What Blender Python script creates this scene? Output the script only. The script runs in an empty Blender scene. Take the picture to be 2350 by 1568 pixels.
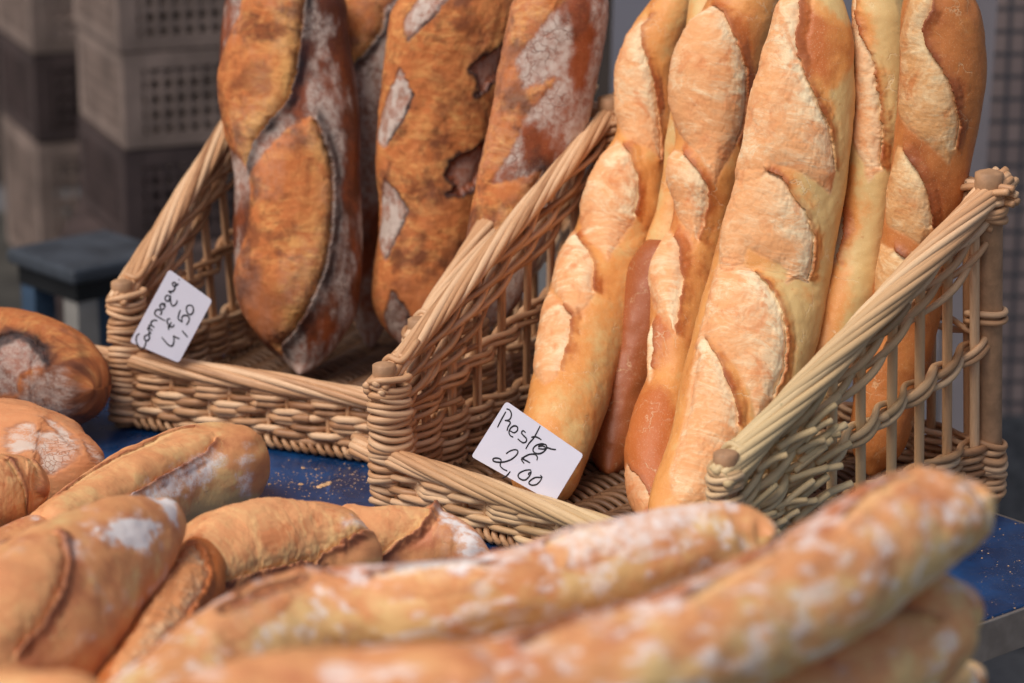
import bpy, math, random
import numpy as np
from mathutils import Vector

# ------------------------------------------------------------------ camera, world, sun, exposure
SC = bpy.context.scene
COL = SC.collection
FPX, CX, CY, PITCH, CAMH = 6524.0, 1174.5, 784.0, math.radians(16.3), 0.98
cam_d = bpy.data.cameras.new("camera"); cam = bpy.data.objects.new("camera", cam_d); COL.objects.link(cam)
cam.location = (0, 0, CAMH); cam.rotation_euler = (math.radians(90) - PITCH, 0, 0)
cam_d.sensor_width = 36; cam_d.lens = FPX / 2349 * 36; cam_d.clip_start = .05; cam_d.clip_end = 200
cam_d.dof.use_dof = True; cam_d.dof.focus_distance = 2.79; cam_d.dof.aperture_fstop = 3.9
SC.camera = cam
W = bpy.data.worlds.new("World"); SC.world = W; W.use_nodes = True
wn = W.node_tree.nodes; wl = W.node_tree.links
bgn = wn["Background"]; sky = wn.new("ShaderNodeTexSky"); sky.sky_type = 'NISHITA'; sky.sun_disc = False
SUN_EL, SUN_AZ = 56.0, -133.0         # azimuth from +Y clockwise
sky.sun_elevation = math.radians(SUN_EL); sky.sun_rotation = math.radians(SUN_AZ)
sky.air_density = 1.0; sky.dust_density = 4.0; sky.ozone_density = 0.6
wl.new(sky.outputs[0], bgn.inputs[0]); bgn.inputs[1].default_value = 0.112
sd = bpy.data.lights.new("sun", 'SUN'); sd.energy = 2.1; sd.angle = math.radians(34); sd.color = (1, .95, .88)
sun = bpy.data.objects.new("sun", sd); COL.objects.link(sun)
el, az = math.radians(SUN_EL), math.radians(SUN_AZ)
sdir = Vector((math.sin(az) * math.cos(el), math.cos(az) * math.cos(el), math.sin(el)))
sun.rotation_euler = (-sdir).to_track_quat('-Z', 'Y').to_euler()
SC.view_settings.view_transform = 'Standard'; SC.view_settings.look = 'None'
SC.view_settings.exposure = 0.0; SC.view_settings.gamma = 1; SC.view_settings.use_curve_mapping = False
try:
    SC.cycles.use_denoising = True; SC.cycles.denoiser = 'OPENIMAGEDENOISE'
except Exception: pass

# ------------------------------------------------------------------ numeric helpers
def ray(px, py):
    X = (px - CX) / FPX; V = (CY - py) / FPX
    c, s = math.cos(PITCH), math.sin(PITCH)
    return np.array([X, c + V * s, -s + V * c])
def P(px, py, Y):
    r = ray(px, py); k = Y / r[1]; return np.array([0, 0, CAMH]) + r * k
def G(px, py, z=0.0):
    r = ray(px, py); k = (z - CAMH) / r[2]; return np.array([0, 0, CAMH]) + r * k
def nrm(v):
    return v / np.maximum(np.linalg.norm(v, axis=-1, keepdims=True), 1e-12)
def sstep(a, b, x):
    t = np.clip((x - a) / (b - a), 0, 1); return t * t * (3 - 2 * t)
def hash3(i, j, k, seed):
    n = (i.astype(np.int64) * 374761393 + j.astype(np.int64) * 668265263 + k.astype(np.int64) * 2147483647 + seed * 1274126177) & 0xffffffff
    n = ((n ^ (n >> 13)) * 1274126177) & 0xffffffff
    n = n ^ (n >> 16)
    return (n & 0xffff) / 65535.0
def vnoise(p, seed=0):
    f = np.floor(p); w = p - f; w = w * w * (3 - 2 * w); i = f.astype(np.int64)
    r = 0
    for dx in (0, 1):
        for dy in (0, 1):
            for dz in (0, 1):
                wx = w[..., 0] if dx else 1 - w[..., 0]
                wy = w[..., 1] if dy else 1 - w[..., 1]
                wz = w[..., 2] if dz else 1 - w[..., 2]
                r = r + wx * wy * wz * hash3(i[..., 0] + dx, i[..., 1] + dy, i[..., 2] + dz, seed)
    return r * 2 - 1
def fbm(p, sc, seed=0, octv=3):
    r = 0; a = 1.; t = 0
    p = p * np.array(sc)
    for o in range(octv):
        r = r + a * vnoise(p, seed + o * 17); t += a; a *= .5; p = p * 2.03
    return r / t
def catmull(pts, n):
    """resample rows of pts (M,K) smoothly to n rows, uniform in the arc length of the first columns"""
    pts = np.asarray(pts, float); M = len(pts)
    q = np.vstack([2 * pts[0] - pts[1], pts, 2 * pts[-1] - pts[-2]])
    out = []
    for i in range(M - 1):
        p0, p1, p2, p3 = q[i], q[i + 1], q[i + 2], q[i + 3]
        t = np.linspace(0, 1, 24, endpoint=(i == M - 2))[:, None]
        out.append(.5 * ((2 * p1) + (-p0 + p2) * t + (2 * p0 - 5 * p1 + 4 * p2 - p3) * t ** 2 + (-p0 + 3 * p1 - 3 * p2 + p3) * t ** 3))
    out = np.vstack(out)
    return out
def resample(a, dens, n):
    s = np.concatenate([[0], np.cumsum(np.linalg.norm(np.diff(a, axis=0), axis=1))])
    t = np.linspace(0, s[-1], n)
    return np.stack([np.interp(t, s, dens[:, k]) for k in range(dens.shape[1])], 1), t, s

# ------------------------------------------------------------------ object helpers
def tag(o, label=None, cat=None, group=None, kind=None):
    if label: o["label"] = label
    if cat: o["category"] = cat
    if group: o["group"] = group
    if kind: o["kind"] = kind
    return o
def empty(name, loc, label, cat, group=None):
    o = bpy.data.objects.new(name, None); COL.objects.link(o); o.location = tuple(float(v) for v in loc); o.empty_display_size = .02
    return tag(o, label, cat, group)
def np_mesh(name, V, F, mat, parent=None, smooth=True, attrs=None, nv=4):
    """V world-space (N,3), F (M,nv) or list"""
    me = bpy.data.meshes.new(name)
    V = np.asarray(V, np.float32)
    org = np.zeros(3)
    if parent is None:
        org = np.array([(V[:, 0].min() + V[:, 0].max()) / 2, (V[:, 1].min() + V[:, 1].max()) / 2, V[:, 2].min()])
    else:
        q = parent
        while q is not None: org = org + np.array(q.location); q = q.parent
    Vl = V - org.astype(np.float32)
    if isinstance(F, np.ndarray):
        F = F.astype(np.int32); k = F.shape[1]
        me.vertices.add(len(V)); me.vertices.foreach_set("co", Vl.ravel())
        me.loops.add(F.size); me.loops.foreach_set("vertex_index", F.ravel())
        me.polygons.add(len(F)); me.polygons.foreach_set("loop_start", np.arange(0, F.size, k, dtype=np.int32))
        me.polygons.foreach_set("loop_total", np.full(len(F), k, np.int32))
        me.update(calc_edges=True); me.validate()
    else:
        me.from_pydata([tuple(map(float, v)) for v in Vl], [], F); me.update()
    if smooth: me.polygons.foreach_set("use_smooth", np.ones(len(me.polygons), bool))
    for an, (ty, arr) in (attrs or {}).items():
        a = me.attributes.new(an, ty, 'POINT')
        a.data.foreach_set("color" if ty == 'FLOAT_COLOR' else "vector" if ty == 'FLOAT_VECTOR' else "value", np.asarray(arr, np.float32).ravel())
    me.materials.append(mat)
    o = bpy.data.objects.new(name, me); COL.objects.link(o)
    if parent is not None: o.parent = parent
    else: o.location = tuple(float(v) for v in org)
    return o
def boxes(lst):
    """list of (corner origin, ax, ay, az vectors) -> V,F"""
    V = []; F = []
    for o, a, b, c in lst:
        o, a, b, c = map(np.asarray, (o, a, b, c)); n = len(V)
        for k in range(8): V.append(o + a * (k & 1) + b * ((k >> 1) & 1) + c * ((k >> 2) & 1))
        F += [(n, n + 2, n + 3, n + 1), (n + 4, n + 5, n + 7, n + 6), (n, n + 1, n + 5, n + 4), (n + 2, n + 6, n + 7, n + 3), (n, n + 4, n + 6, n + 2), (n + 1, n + 3, n + 7, n + 5)]
    return np.array(V, float), F
def box_obj(name, lst, mat, parent=None, bevel=0):
    V, F = boxes(lst); o = np_mesh(name, V, F, mat, parent, smooth=False)
    if bevel:
        m = o.modifiers.new("bevel", 'BEVEL'); m.width = bevel; m.segments = 2; m.limit_method = 'ANGLE'
    return o

# ------------------------------------------------------------------ materials
def srgb(r, g, b, k=1.0):
    f = lambda c: ((c / 255 + .055) / 1.055) ** 2.4 if c / 255 > .04045 else c / 255 / 12.92
    return (min(f(r) * k, .9), min(f(g) * k, .9), min(f(b) * k, .9), 1)
class NT:
    def __init__(s, name):
        s.m = bpy.data.materials.new(name); s.m.use_nodes = True; s.n = s.m.node_tree.nodes; s.l = s.m.node_tree.links
        s.b = s.n["Principled BSDF"]
    def node(s, t, **kw):
        n = s.n.new(t)
        for k, v in kw.items(): setattr(n, k, v)
        return n
    def put(s, sock, v):
        if hasattr(v, "links") or isinstance(v, bpy.types.NodeSocket): s.l.new(v, sock)
        else: sock.default_value = v
    def noise(s, scale, detail=3, rough=.55, vec=None, dist=0, mapscale=None):
        n = s.node("ShaderNodeTexNoise"); n.inputs["Scale"].default_value = scale; n.inputs["Detail"].default_value = detail
        n.inputs["Roughness"].default_value = rough; n.inputs["Distortion"].default_value = dist
        if vec is None: vec = s.coord()
        if mapscale:
            mp = s.node("ShaderNodeMapping"); mp.inputs["Scale"].default_value = mapscale; s.l.new(vec, mp.inputs["Vector"]); vec = mp.outputs[0]
        s.l.new(vec, n.inputs["Vector"]); return n.outputs["Fac"]
    def coord(s):
        if not hasattr(s, "tc"): s.tc = s.node("ShaderNodeTexCoord")
        return s.tc.outputs["Object"]
    def attr(s, name, out="Fac"):
        a = s.node("ShaderNodeAttribute"); a.attribute_name = name; return a.outputs[out]
    def math(s, op, a, b=0., c=None, clamp=False):
        n = s.node("ShaderNodeMath", operation=op, use_clamp=clamp); s.put(n.inputs[0], a); s.put(n.inputs[1], b)
        if c is not None: s.put(n.inputs[2], c)
        return n.outputs[0]
    def rng(s, v, a, b, c=0., d=1.):
        n = s.node("ShaderNodeMapRange"); n.interpolation_type = 'SMOOTHSTEP'; s.put(n.inputs[0], v)
        for i, x in enumerate((a, b, c, d)): s.put(n.inputs[i + 1], x)
        return n.outputs[0]
    def mix(s, f, a, b, blend='MIX'):
        n = s.node("ShaderNodeMix", data_type='RGBA', blend_type=blend); s.put(n.inputs[0], f); s.put(n.inputs[6], a); s.put(n.inputs[7], b)
        return n.outputs[2]
    def bump(s, h, strength, dist, prev=None):
        n = s.node("ShaderNodeBump"); n.inputs["Strength"].default_value = strength; n.inputs["Distance"].default_value = dist
        s.l.new(h, n.inputs["Height"])
        if prev is not None: s.l.new(prev, n.inputs["Normal"])
        return n.outputs[0]
    def out(s, color=None, rough=None, normal=None, spec=None, metal=None):
        if color is not None: s.put(s.b.inputs["Base Color"], color)
        if rough is not None: s.put(s.b.inputs["Roughness"], rough)
        if normal is not None: s.l.new(normal, s.b.inputs["Normal"])
        if spec is not None: s.b.inputs["Specular IOR Level"].default_value = spec
        if metal is not None: s.b.inputs["Metallic"].default_value = metal
        return s.m

def bread_mat(name, pale, gold, brown, toast, crumbpale, burnt, edge, flour, gloss=.55, crackle=False, k=1.0, cks=78, burnbig=None, haze=.12, vary=1.25):
    n = NT(name); C = lambda c: srgb(*c, k)
    suv = n.attr("suv", "Vector")
    sep = n.node("ShaderNodeSeparateColor"); n.l.new(n.attr("mask", "Color"), sep.inputs[0])
    crumb, edg, flo = sep.outputs[0], sep.outputs[1], sep.outputs[2]
    bake = n.attr("bake"); pal = n.attr("pale")
    big = n.noise(22, 4, .6, suv); mid = n.noise(110, 5, .65, suv); fine = n.noise(620, 3, .7, suv)
    fib = n.noise(60, 6, .72, suv, dist=1.2, mapscale=(1.0, .45, 1.0))
    fib2 = n.noise(240, 5, .75, suv, dist=.8, mapscale=(1.4, .35, 1.0))
    # crust colour
    b = n.math('ADD', bake, n.math('MULTIPLY', n.math('SUBTRACT', big, .5), vary))
    b = n.math('ADD', b, n.math('MULTIPLY', n.math('SUBTRACT', mid, .5), .5))
    crust = n.mix(n.rng(b, .05, .55), C(pale), C(gold)); crust = n.mix(n.rng(b, .5, 1.15), crust, C(brown))
    spk = n.rng(fine, .56, .70); crust = n.mix(n.math('MULTIPLY', spk, .32), crust, C(crumbpale))
    # crumb colour
    f = n.math('ADD', n.math('MULTIPLY', fib, .9), n.math('MULTIPLY', fib2, .38))
    f = n.math('ADD', f, n.math('MULTIPLY', pal, .42)); f = n.math('SUBTRACT', f, n.math('MULTIPLY', bake, .12))
    cr = n.mix(n.rng(f, .48, .86), C(toast), C(crumbpale))
    bn = n.noise(34, 4, .65, suv, dist=.6)
    cr = n.mix(n.rng(n.math('SUBTRACT', bn, n.math('MULTIPLY', pal, .12)), .50, .70, 0, .8), cr, C(burnt))
    if burnbig: cr = n.mix(n.rng(big, .47, .66, 0, .85), cr, C(burnbig))
    cr = n.mix(n.math('MULTIPLY', n.rng(fib2, .52, .72), .28), cr, C(burnt)); cr = n.mix(n.rng(bake, .8, 1.5, 0, .75), cr, C(brown)); cr = n.mix(n.rng(n.noise(14, 3, .5, suv), .42, .66, 0, .5), cr, C(toast))
    col = n.mix(crumb, crust, cr)
    fl = n.math('MULTIPLY', flo, n.rng(n.math('ADD', n.math('MULTIPLY', mid, .7), n.math('MULTIPLY', fine, .45)), .42, .66, .0, 1.))
    fl = n.math('MAXIMUM', fl, n.math('MULTIPLY', n.rng(flo, .05, .9), haze)); fl = n.math('MULTIPLY', fl, n.rng(n.noise(260, 3, .7, suv), .3, .56, .72, 1.)); fl = n.math('MAXIMUM', fl, n.rng(n.math('ADD', flo, n.math('MULTIPLY', mid, .5)), 1.0, 1.3))
    hb = n.math('ADD', n.math('MULTIPLY', mid, .5), n.math('MULTIPLY', fine, .35))
    if not crackle:      # faint hairline cracks and flakes in the thin crust
        v = n.node("ShaderNodeTexVoronoi", feature='DISTANCE_TO_EDGE'); v.inputs["Scale"].default_value = 34
        nz = n.node("ShaderNodeTexNoise"); nz.inputs["Scale"].default_value = 60; nz.inputs["Detail"].default_value = 4; n.l.new(suv, nz.inputs["Vector"])
        vm = n.node("ShaderNodeVectorMath", operation='MULTIPLY_ADD'); n.l.new(nz.outputs["Color"], vm.inputs[0]); vm.inputs[1].default_value = (.035, .035, .035); n.l.new(suv, vm.inputs[2])
        n.l.new(vm.outputs[0], v.inputs["Vector"])
        ck = n.math('MULTIPLY', n.rng(v.outputs[0], .0, .035, 1, 0), n.rng(n.noise(30, 3, .6, suv), .48, .66))
        ck = n.math('MULTIPLY', ck, n.math('SUBTRACT', 1, crumb))
        col = n.mix(n.math('MULTIPLY', ck, .4), col, C(crumbpale)); hb = n.math('SUBTRACT', hb, n.math('MULTIPLY', ck, .5))
        pit = n.math('MULTIPLY', n.rng(n.noise(150, 2, .5, suv), .66, .74), n.math('SUBTRACT', 1, crumb))
        col = n.mix(n.math('MULTIPLY', pit, .3), col, C(brown))
    if crackle:
        v = n.node("ShaderNodeTexVoronoi", feature='DISTANCE_TO_EDGE'); v.inputs["Scale"].default_value = cks
        nz = n.node("ShaderNodeTexNoise"); nz.inputs["Scale"].default_value = 45; nz.inputs["Detail"].default_value = 3; n.l.new(suv, nz.inputs["Vector"])
        vm = n.node("ShaderNodeVectorMath", operation='MULTIPLY_ADD'); n.l.new(nz.outputs["Color"], vm.inputs[0]); vm.inputs[1].default_value = (.03, .03, .03); n.l.new(suv, vm.inputs[2])
        n.l.new(vm.outputs[0], v.inputs["Vector"])
        ck = n.math('MULTIPLY', n.rng(v.outputs[0], .0, .07, 1, 0), n.rng(big, .42, .58))
        ck = n.math('MULTIPLY', ck, flo)
        fl = n.math('MULTIPLY', fl, n.math('SUBTRACT', 1, n.math('MULTIPLY', ck, .7)))
        hb = n.math('SUBTRACT', hb, n.math('MULTIPLY', ck, 1.2))
    col = n.mix(n.math('MULTIPLY', fl, .92), col, C(flour))
    col = n.mix(n.math('MULTIPLY', edg, n.rng(mid, .25, .6, .75, 1.)), col, C(edge))
    nb = n.bump(hb, .6, .0009)
    hc = n.math('ADD', fib, n.math('MULTIPLY', fib2, .8))
    hc = n.math('MULTIPLY', hc, crumb)
    nb = n.bump(hc, .6, .0010, nb)
    rough = n.mix(n.math('MAXIMUM', crumb, fl), (gloss,) * 3 + (1,), (.85, .85, .85, 1))
    return n.out(col, rough, nb, spec=.35)

def wicker_mat(name, a, b, c, k=1.0):
    n = NT(name); t = n.attr("tint"); suv = n.attr("suv", "Vector")
    st = n.noise(1, 4, .6, suv, mapscale=(28, 260, 1)); gr = n.noise(1, 3, .6, suv, mapscale=(60, 900, 1))
    sp = n.noise(1, 2, .5, suv, mapscale=(95, 120, 1))
    v = n.math('ADD', n.math('MULTIPLY', t, .75), n.math('MULTIPLY', st, .6))
    col = n.mix(n.rng(v, .2, .65), srgb(*a, k), srgb(*b, k)); col = n.mix(n.rng(v, .65, 1.1), col, srgb(*c, k))
    col = n.mix(n.rng(gr, .5, .75, 0, .3), col, srgb(120, 80, 50, k))
    col = n.mix(n.rng(sp, .72, .8, 0, .75), col, srgb(85, 55, 35, k))
    grn = n.attr("green"); col = n.mix(n.math('MULTIPLY', grn, .62), col, srgb(198, 182, 136, k))
    nb = n.bump(n.math('ADD', gr, st), .35, .0006)
    return n.out(col, n.rng(gr, .3, .7, .42, .62), nb, spec=.45)

K = 1.12
M = {}
M['baguette'] = bread_mat("baguette_crust", (208, 176, 118), (214, 146, 80), (182, 100, 46), (220, 158, 106), (240, 214, 176), (206, 130, 80), (150, 82, 44), (232, 224, 214), .48, k=K)
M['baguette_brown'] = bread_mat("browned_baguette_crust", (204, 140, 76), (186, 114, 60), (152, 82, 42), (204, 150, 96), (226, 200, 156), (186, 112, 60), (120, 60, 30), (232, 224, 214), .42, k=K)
M['country'] = bread_mat("country_bread_crust", (150, 90, 60), (138, 68, 36), (84, 42, 26), (186, 108, 58), (224, 168, 100), (112, 58, 32), (34, 22, 24), (194, 178, 166), .42, crackle=True, k=K, burnbig=(96, 50, 30), haze=.22, vary=1.6)
M['floured'] = bread_mat("floured_round_crust", (214, 160, 110), (200, 130, 84), (170, 96, 58), (206, 140, 94), (216, 170, 122), (180, 104, 62), (110, 62, 42), (208, 188, 172), .6, crackle=True, k=K, cks=190, vary=1.6)
M['rustic'] = bread_mat("floured_loaf_crust", (220, 184, 126), (212, 148, 98), (186, 114, 76), (212, 148, 100), (226, 186, 128), (190, 112, 68), (112, 66, 46), (232, 226, 222), .5, k=K, vary=2.2, haze=.3)
M['wicker'] = wicker_mat("willow_wicker", (130, 86, 54), (190, 144, 104), (214, 176, 138), k=K)
M['wicker_floor'] = wicker_mat("shaded_wicker", (100, 66, 42), (136, 98, 68), (160, 122, 88), k=.8)  # floor canes coloured darker to stand in for shade inside the basket
def simple(name, col, rough=.6, nscale=30, var=.25, bumpd=.0, spec=.4, metal=0, k=1.0):
    n = NT(name); a = srgb(*col, k); dk = tuple(x * (1 - var) for x in a[:3]) + (1,); lt = tuple(min(x * (1 + var), .9) for x in a[:3]) + (1,)
    f = n.noise(nscale, 4, .6); c = n.mix(n.rng(f, .3, .7), dk, lt)
    nb = n.bump(n.noise(nscale * 6, 3), .3, bumpd) if bumpd else None
    return n.out(c, rough, nb, spec, metal)
M['post_wood'] = simple("post_wood", (170, 130, 96), .6, 60, .2, .0004)
M['card'] = simple("white_card", (212, 210, 222), .35, 12, .03, 0, .5)
M['ink'] = simple("black_ink", (28, 27, 32), .5, 300, .3)
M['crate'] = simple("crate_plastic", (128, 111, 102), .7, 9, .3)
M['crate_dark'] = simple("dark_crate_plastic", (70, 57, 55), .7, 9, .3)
M['black'] = simple("black_rubber", (58, 63, 70), .5, 20, .3)
M['blackdeep'] = simple("black_frame", (16, 17, 19), .6, 20, .3)
M['legblue'] = simple("blue_painted_steel", (58, 78, 100), .5, 14, .25)
M['leggrey'] = simple("grey_painted_steel", (140, 136, 130), .5, 14, .15)
M['steel'] = simple("worn_steel", (150, 140, 132), .42, 40, .15, .0002, .5, .6)
M['board'] = simple("grey_board", (118, 117, 126), .6, 4, .12)
M['asphalt'] = simple("asphalt", (92, 92, 94), .9, 60, .3, .002)
def table_mat():
    n = NT("blue_tabletop"); c = n.noise(9, 4, .6); d = n.noise(420, 2, .6); s = n.noise(60, 5, .7, mapscale=(1, .12, 1), dist=.6)
    col = n.mix(n.rng(c, .35, .65), srgb(10, 42, 80), srgb(20, 70, 122))
    col = n.mix(n.rng(s, .6, .75, 0, .35), col, srgb(60, 110, 180))
    dust = n.math('MULTIPLY', n.rng(d, .63, .72), n.rng(n.noise(14, 3), .35, .6))
    col = n.mix(n.math('MULTIPLY', dust, .55), col, srgb(190, 165, 135))
    return n.out(col, n.rng(c, .3, .7, .22, .42), n.bump(n.noise(35, 3), .15, .001), .5)
M['table'] = table_mat()
def tile_mat():
    n = NT("brown_tiles"); br = n.node("ShaderNodeTexBrick"); mp = n.node("ShaderNodeMapping")
    n.l.new(n.coord(), mp.inputs[0]); mp.inputs["Rotation"].default_value = (math.radians(90), 0, 0)
    n.l.new(mp.outputs[0], br.inputs["Vector"]); br.offset = 0; br.inputs["Scale"].default_value = 1
    br.inputs["Brick Width"].default_value = .028; br.inputs["Row Height"].default_value = .035; br.inputs["Mortar Size"].default_value = .0038
    br.inputs["Color1"].default_value = srgb(176, 152, 142); br.inputs["Color2"].default_value = srgb(160, 138, 130); br.inputs["Mortar"].default_value = srgb(92, 88, 90)
    return n.out(br.outputs[0], .7)
M['tiles'] = tile_mat()

# ------------------------------------------------------------------ tubes
class Tubes:
    def __init__(s): s.V = []; s.F = []; s.t = []; s.u = []; s.g = []; s.n = 0
    def add(s, pts, r, tint=None, sides=8, green=0., flat=1.0, up=None):
        pts = np.asarray(pts, float); n = len(pts)
        r = np.full(n, r) if np.isscalar(r) else np.asarray(r, float)
        T = nrm(np.gradient(pts, axis=0))
        ref = np.array([0.03, .05, 1.0]) if up is None else np.asarray(up, float)
        if up is None and abs(T[:, 2]).mean() > .75: ref = np.array([1., .2, .03])
        A = nrm(np.cross(T, ref)); B = nrm(np.cross(A, T))
        th = np.arange(sides) / sides * 2 * np.pi
        ring = pts[:, None, :] + r[:, None, None] * (np.cos(th)[None, :, None] * A[:, None, :] + flat * np.sin(th)[None, :, None] * B[:, None, :])
        V = np.concatenate([pts[:1] - T[:1] * r[0] * .3, ring.reshape(-1, 3), pts[-1:] + T[-1:] * r[-1] * .3])
        i = np.arange(n - 1)[:, None] * sides; j = np.arange(sides)[None, :]; j2 = (j + 1) % sides
        F = np.stack([i + j, i + j2, i + sides + j2, i + sides + j], -1).reshape(-1, 4) + 1 + s.n
        jj = np.arange(sides); c0 = np.stack([np.full(sides, 0), 1 + (jj + 1) % sides, 1 + jj, 1 + jj], 1)
        last = 1 + (n - 1) * sides; c1 = np.stack([np.full(sides, len(V) - 1), last + jj, last + (jj + 1) % sides, last + (jj + 1) % sides], 1)
        s.F += [[int(a) + s.n for a in q[:3]] for q in c0] + [[int(a) + s.n for a in q[:3]] for q in c1] + F.tolist()
        s.V.append(V); s.n += len(V)
        if tint is None: tint = random.random()
        s.t.append(np.full(len(V), tint))
        L = np.concatenate([[0], np.cumsum(np.linalg.norm(np.diff(pts, axis=0), axis=1))])
        off = random.random() * 9
        U = np.stack([np.repeat(L + off, sides), np.tile(th * r.mean() + off, n), np.zeros(n * sides)], 1)
        s.u.append(np.concatenate([U[:1], U, U[-1:]]))
        gg = np.full(n, green) if np.isscalar(green) else np.asarray(green)
        gg = np.repeat(gg, sides); s.g.append(np.concatenate([gg[:1], gg, gg[-1:]]))
    def build(s, name, mat, parent):
        V = np.concatenate(s.V)
        return np_mesh(name, V, s.F, mat, parent, True, dict(tint=('FLOAT', np.concatenate(s.t)), suv=('FLOAT_VECTOR', np.concatenate(s.u)), green=('FLOAT', np.concatenate(s.g))))

# ------------------------------------------------------------------ ground, wall, table
def quad(name, pts, mat, kind=None):
    o = np_mesh(name, np.array(pts, float), [tuple(range(len(pts)))], mat, None, False); 
    if kind: o["kind"] = kind
    return o
GZ = -.80
quad("ground", [(-40, -10, GZ), (40, -10, GZ), (40, 60, GZ), (-40, 60, GZ)], M['asphalt'], 'structure')
U2 = np.array([.64, -.768]); V2 = np.array([.768, .64])
def TP(u, v, z): return np.array([*(U2 * u + V2 * v), z])
tb = empty("table", TP(-2.15, 1.5, GZ), "blue topped market table with steel edge carrying the bread", "table")
u0, u1, v0, v1 = -2.76, -1.597, .9, 2.125
box_obj("table_top", [(TP(u0, v0, -.012), TP(u1 - u0, 0, 0), TP(0, v1 - v0, 0), (0, 0, .012))], M['table'], tb, .002)
e = .004
box_obj("edge_trim", [(TP(u1 + .001, v0 - e, -.04), TP(e, 0, 0), TP(0, v1 - v0 + 2 * e, 0), (0, 0, .039)),
                      (TP(u0 - e - .001, v0 - e, -.04), TP(e, 0, 0), TP(0, v1 - v0 + 2 * e, 0), (0, 0, .039)),
                      (TP(u0, v1 + .001, -.04), TP(u1 - u0, 0, 0), TP(0, e, 0), (0, 0, .039)),
                      (TP(u0, v0 - e - .001, -.04), TP(u1 - u0, 0, 0), TP(0, e, 0), (0, 0, .039))], M['steel'], tb, .001)
for (a, b) in ((u0 + .03, v0 + .03), (u1 - .07, v0 + .03), (u0 + .03, v1 - .07), (u1 - .07, v1 - .07)):
    box_obj("leg", [(TP(a, b, GZ), TP(.04, 0, 0), TP(0, .04, 0), (0, 0, -GZ - .013))], M['steel'], tb)

# tiled wall and board behind
tw = empty("tiled_wall", (1.6, 4.35, GZ), "brown tiled wall on a grey base behind the right basket", "wall")
box_obj("tiles", [((.70, 4.3, -.40), (2.2, .08, 0), (0, .2, 0), (0, 0, 2.4))], M['tiles'], tw)
box_obj("base", [((.69, 4.29, GZ), (2.21, .08, 0), (0, .2, 0), (0, 0, .399))], M['asphalt'], tw)
bd = box_obj("grey_board", [((.12, 3.95, GZ + .02), (.487, 0, 0), (0, .02, 0), (.035, 0, 1.75))], M['board'])
tag(bd, "plain pale grey board standing behind the baguettes", "board")
b2 = box_obj("upright_post", [((.612, 3.92, GZ), (.040, 0, 0), (0, .05, 0), (.035, 0, 1.8))], simple("post_paint", (120, 114, 118), .6, 8, .1))
tag(b2, "pale grey upright post at the right end of the grey board", "post")
bw = box_obj("back_wall", [((-9, 7.6, GZ), (18, 0, 0), (0, .2, 0), (0, 0, 6.5))], simple("dark_wall", (62, 54, 50), .9, 3, .3)); tag(bw, "dark wall far behind the stacked crates, extended out of view", "wall")  # made wide and tall beyond view to cut sky light from behind

# crates
def crate(corner, a, h, mat, label, group, ang=0.0):
    """corner = near vertical edge at bottom; two faces leave it: left and right-back"""
    ca, sa = math.cos(ang), math.sin(ang)
    X = np.array([ca, sa, 0]); Yv = np.array([-sa, ca, 0]); Z = np.array([0, 0, 1.])
    Lx, Ly = a; t = .008
    root = empty("crate", corner, label, "crate", group)
    c = np.array(corner, float)
    ls = []
    # corner posts and rims
    for (i, j) in ((0, 0), (1, 0), (0, 1), (1, 1)):
        o = c + X * (Lx - .03) * i + Yv * (Ly - .03) * j; ls.append((o, X * .03, Yv * .03, Z * h))
    box_obj("corner_post", ls[:1], mat, root); [box_obj("corner_post", [q], mat, root) for q in ls[1:]]
    for z0, hh in ((0, .022), (h - .026, .026)):
        r = []
        for k in (0, 1):
            r.append((c + X * .031 + Yv * (k * (Ly - t)) + Z * z0, X * (Lx - .062), Yv * t, Z * hh))
            r.append((c + Yv * .031 + X * (k * (Lx - t)) + Z * z0, Yv * (Ly - .062), X * t, Z * hh))
        box_obj("rim_band", r, mat, root)
    r = []
    n = int((Lx - .06) / .021)
    for i in range(n):
        for k in (0, 1): r.append((c + X * (.036 + i * .021) + Yv * (k * (Ly - t) + .001) + Z * .0225, X * .0085, Yv * (t - .003), Z * (h - .049)))
    n2 = int((Ly - .06) / .0165)
    for i in range(n2):
        for k in (0, 1): r.append((c + Yv * (.036 + i * .0165) + X * (k * (Lx - t) + .001) + Z * .0225, Yv * .0075, X * (t - .003), Z * (h - .049)))
    for zz in (.22, .38, .54, .70, .84):
        for k in (0, 1):
            r.append((c + X * .031 + Yv * (k * (Ly - t) + .0025) + Z * h * zz, X * (Lx - .062), Yv * (t - .005), Z * .012))
            r.append((c + Yv * .031 + X * (k * (Lx - t) + .0025) + Z * h * zz, Yv * (Ly - .062), X * (t - .005), Z * .012))
    box_obj("slatted_side", r, mat, root)
    box_obj("base", [(c + X * .009 + Yv * .009 + Z * .004, X * (Lx - .018), Yv * (Ly - .018), Z * .006)], mat, root)
    return root
ANG = math.radians(22)
cy = 4.35
cc = P(292, 566, cy)
hs = .150
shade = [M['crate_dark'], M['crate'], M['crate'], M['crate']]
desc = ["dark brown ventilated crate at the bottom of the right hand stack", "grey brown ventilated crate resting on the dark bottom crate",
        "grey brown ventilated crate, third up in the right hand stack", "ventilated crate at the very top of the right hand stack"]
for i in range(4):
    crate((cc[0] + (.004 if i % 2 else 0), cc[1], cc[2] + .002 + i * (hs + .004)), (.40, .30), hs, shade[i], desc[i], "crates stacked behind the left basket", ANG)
c2 = P(100, 640, 4.95)
desc2 = ["pale brown crate at the bottom of the leftmost stack", "dark crate in the middle of the leftmost stack", "pale crate high in the leftmost stack, at the top left of the photo"]
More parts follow.
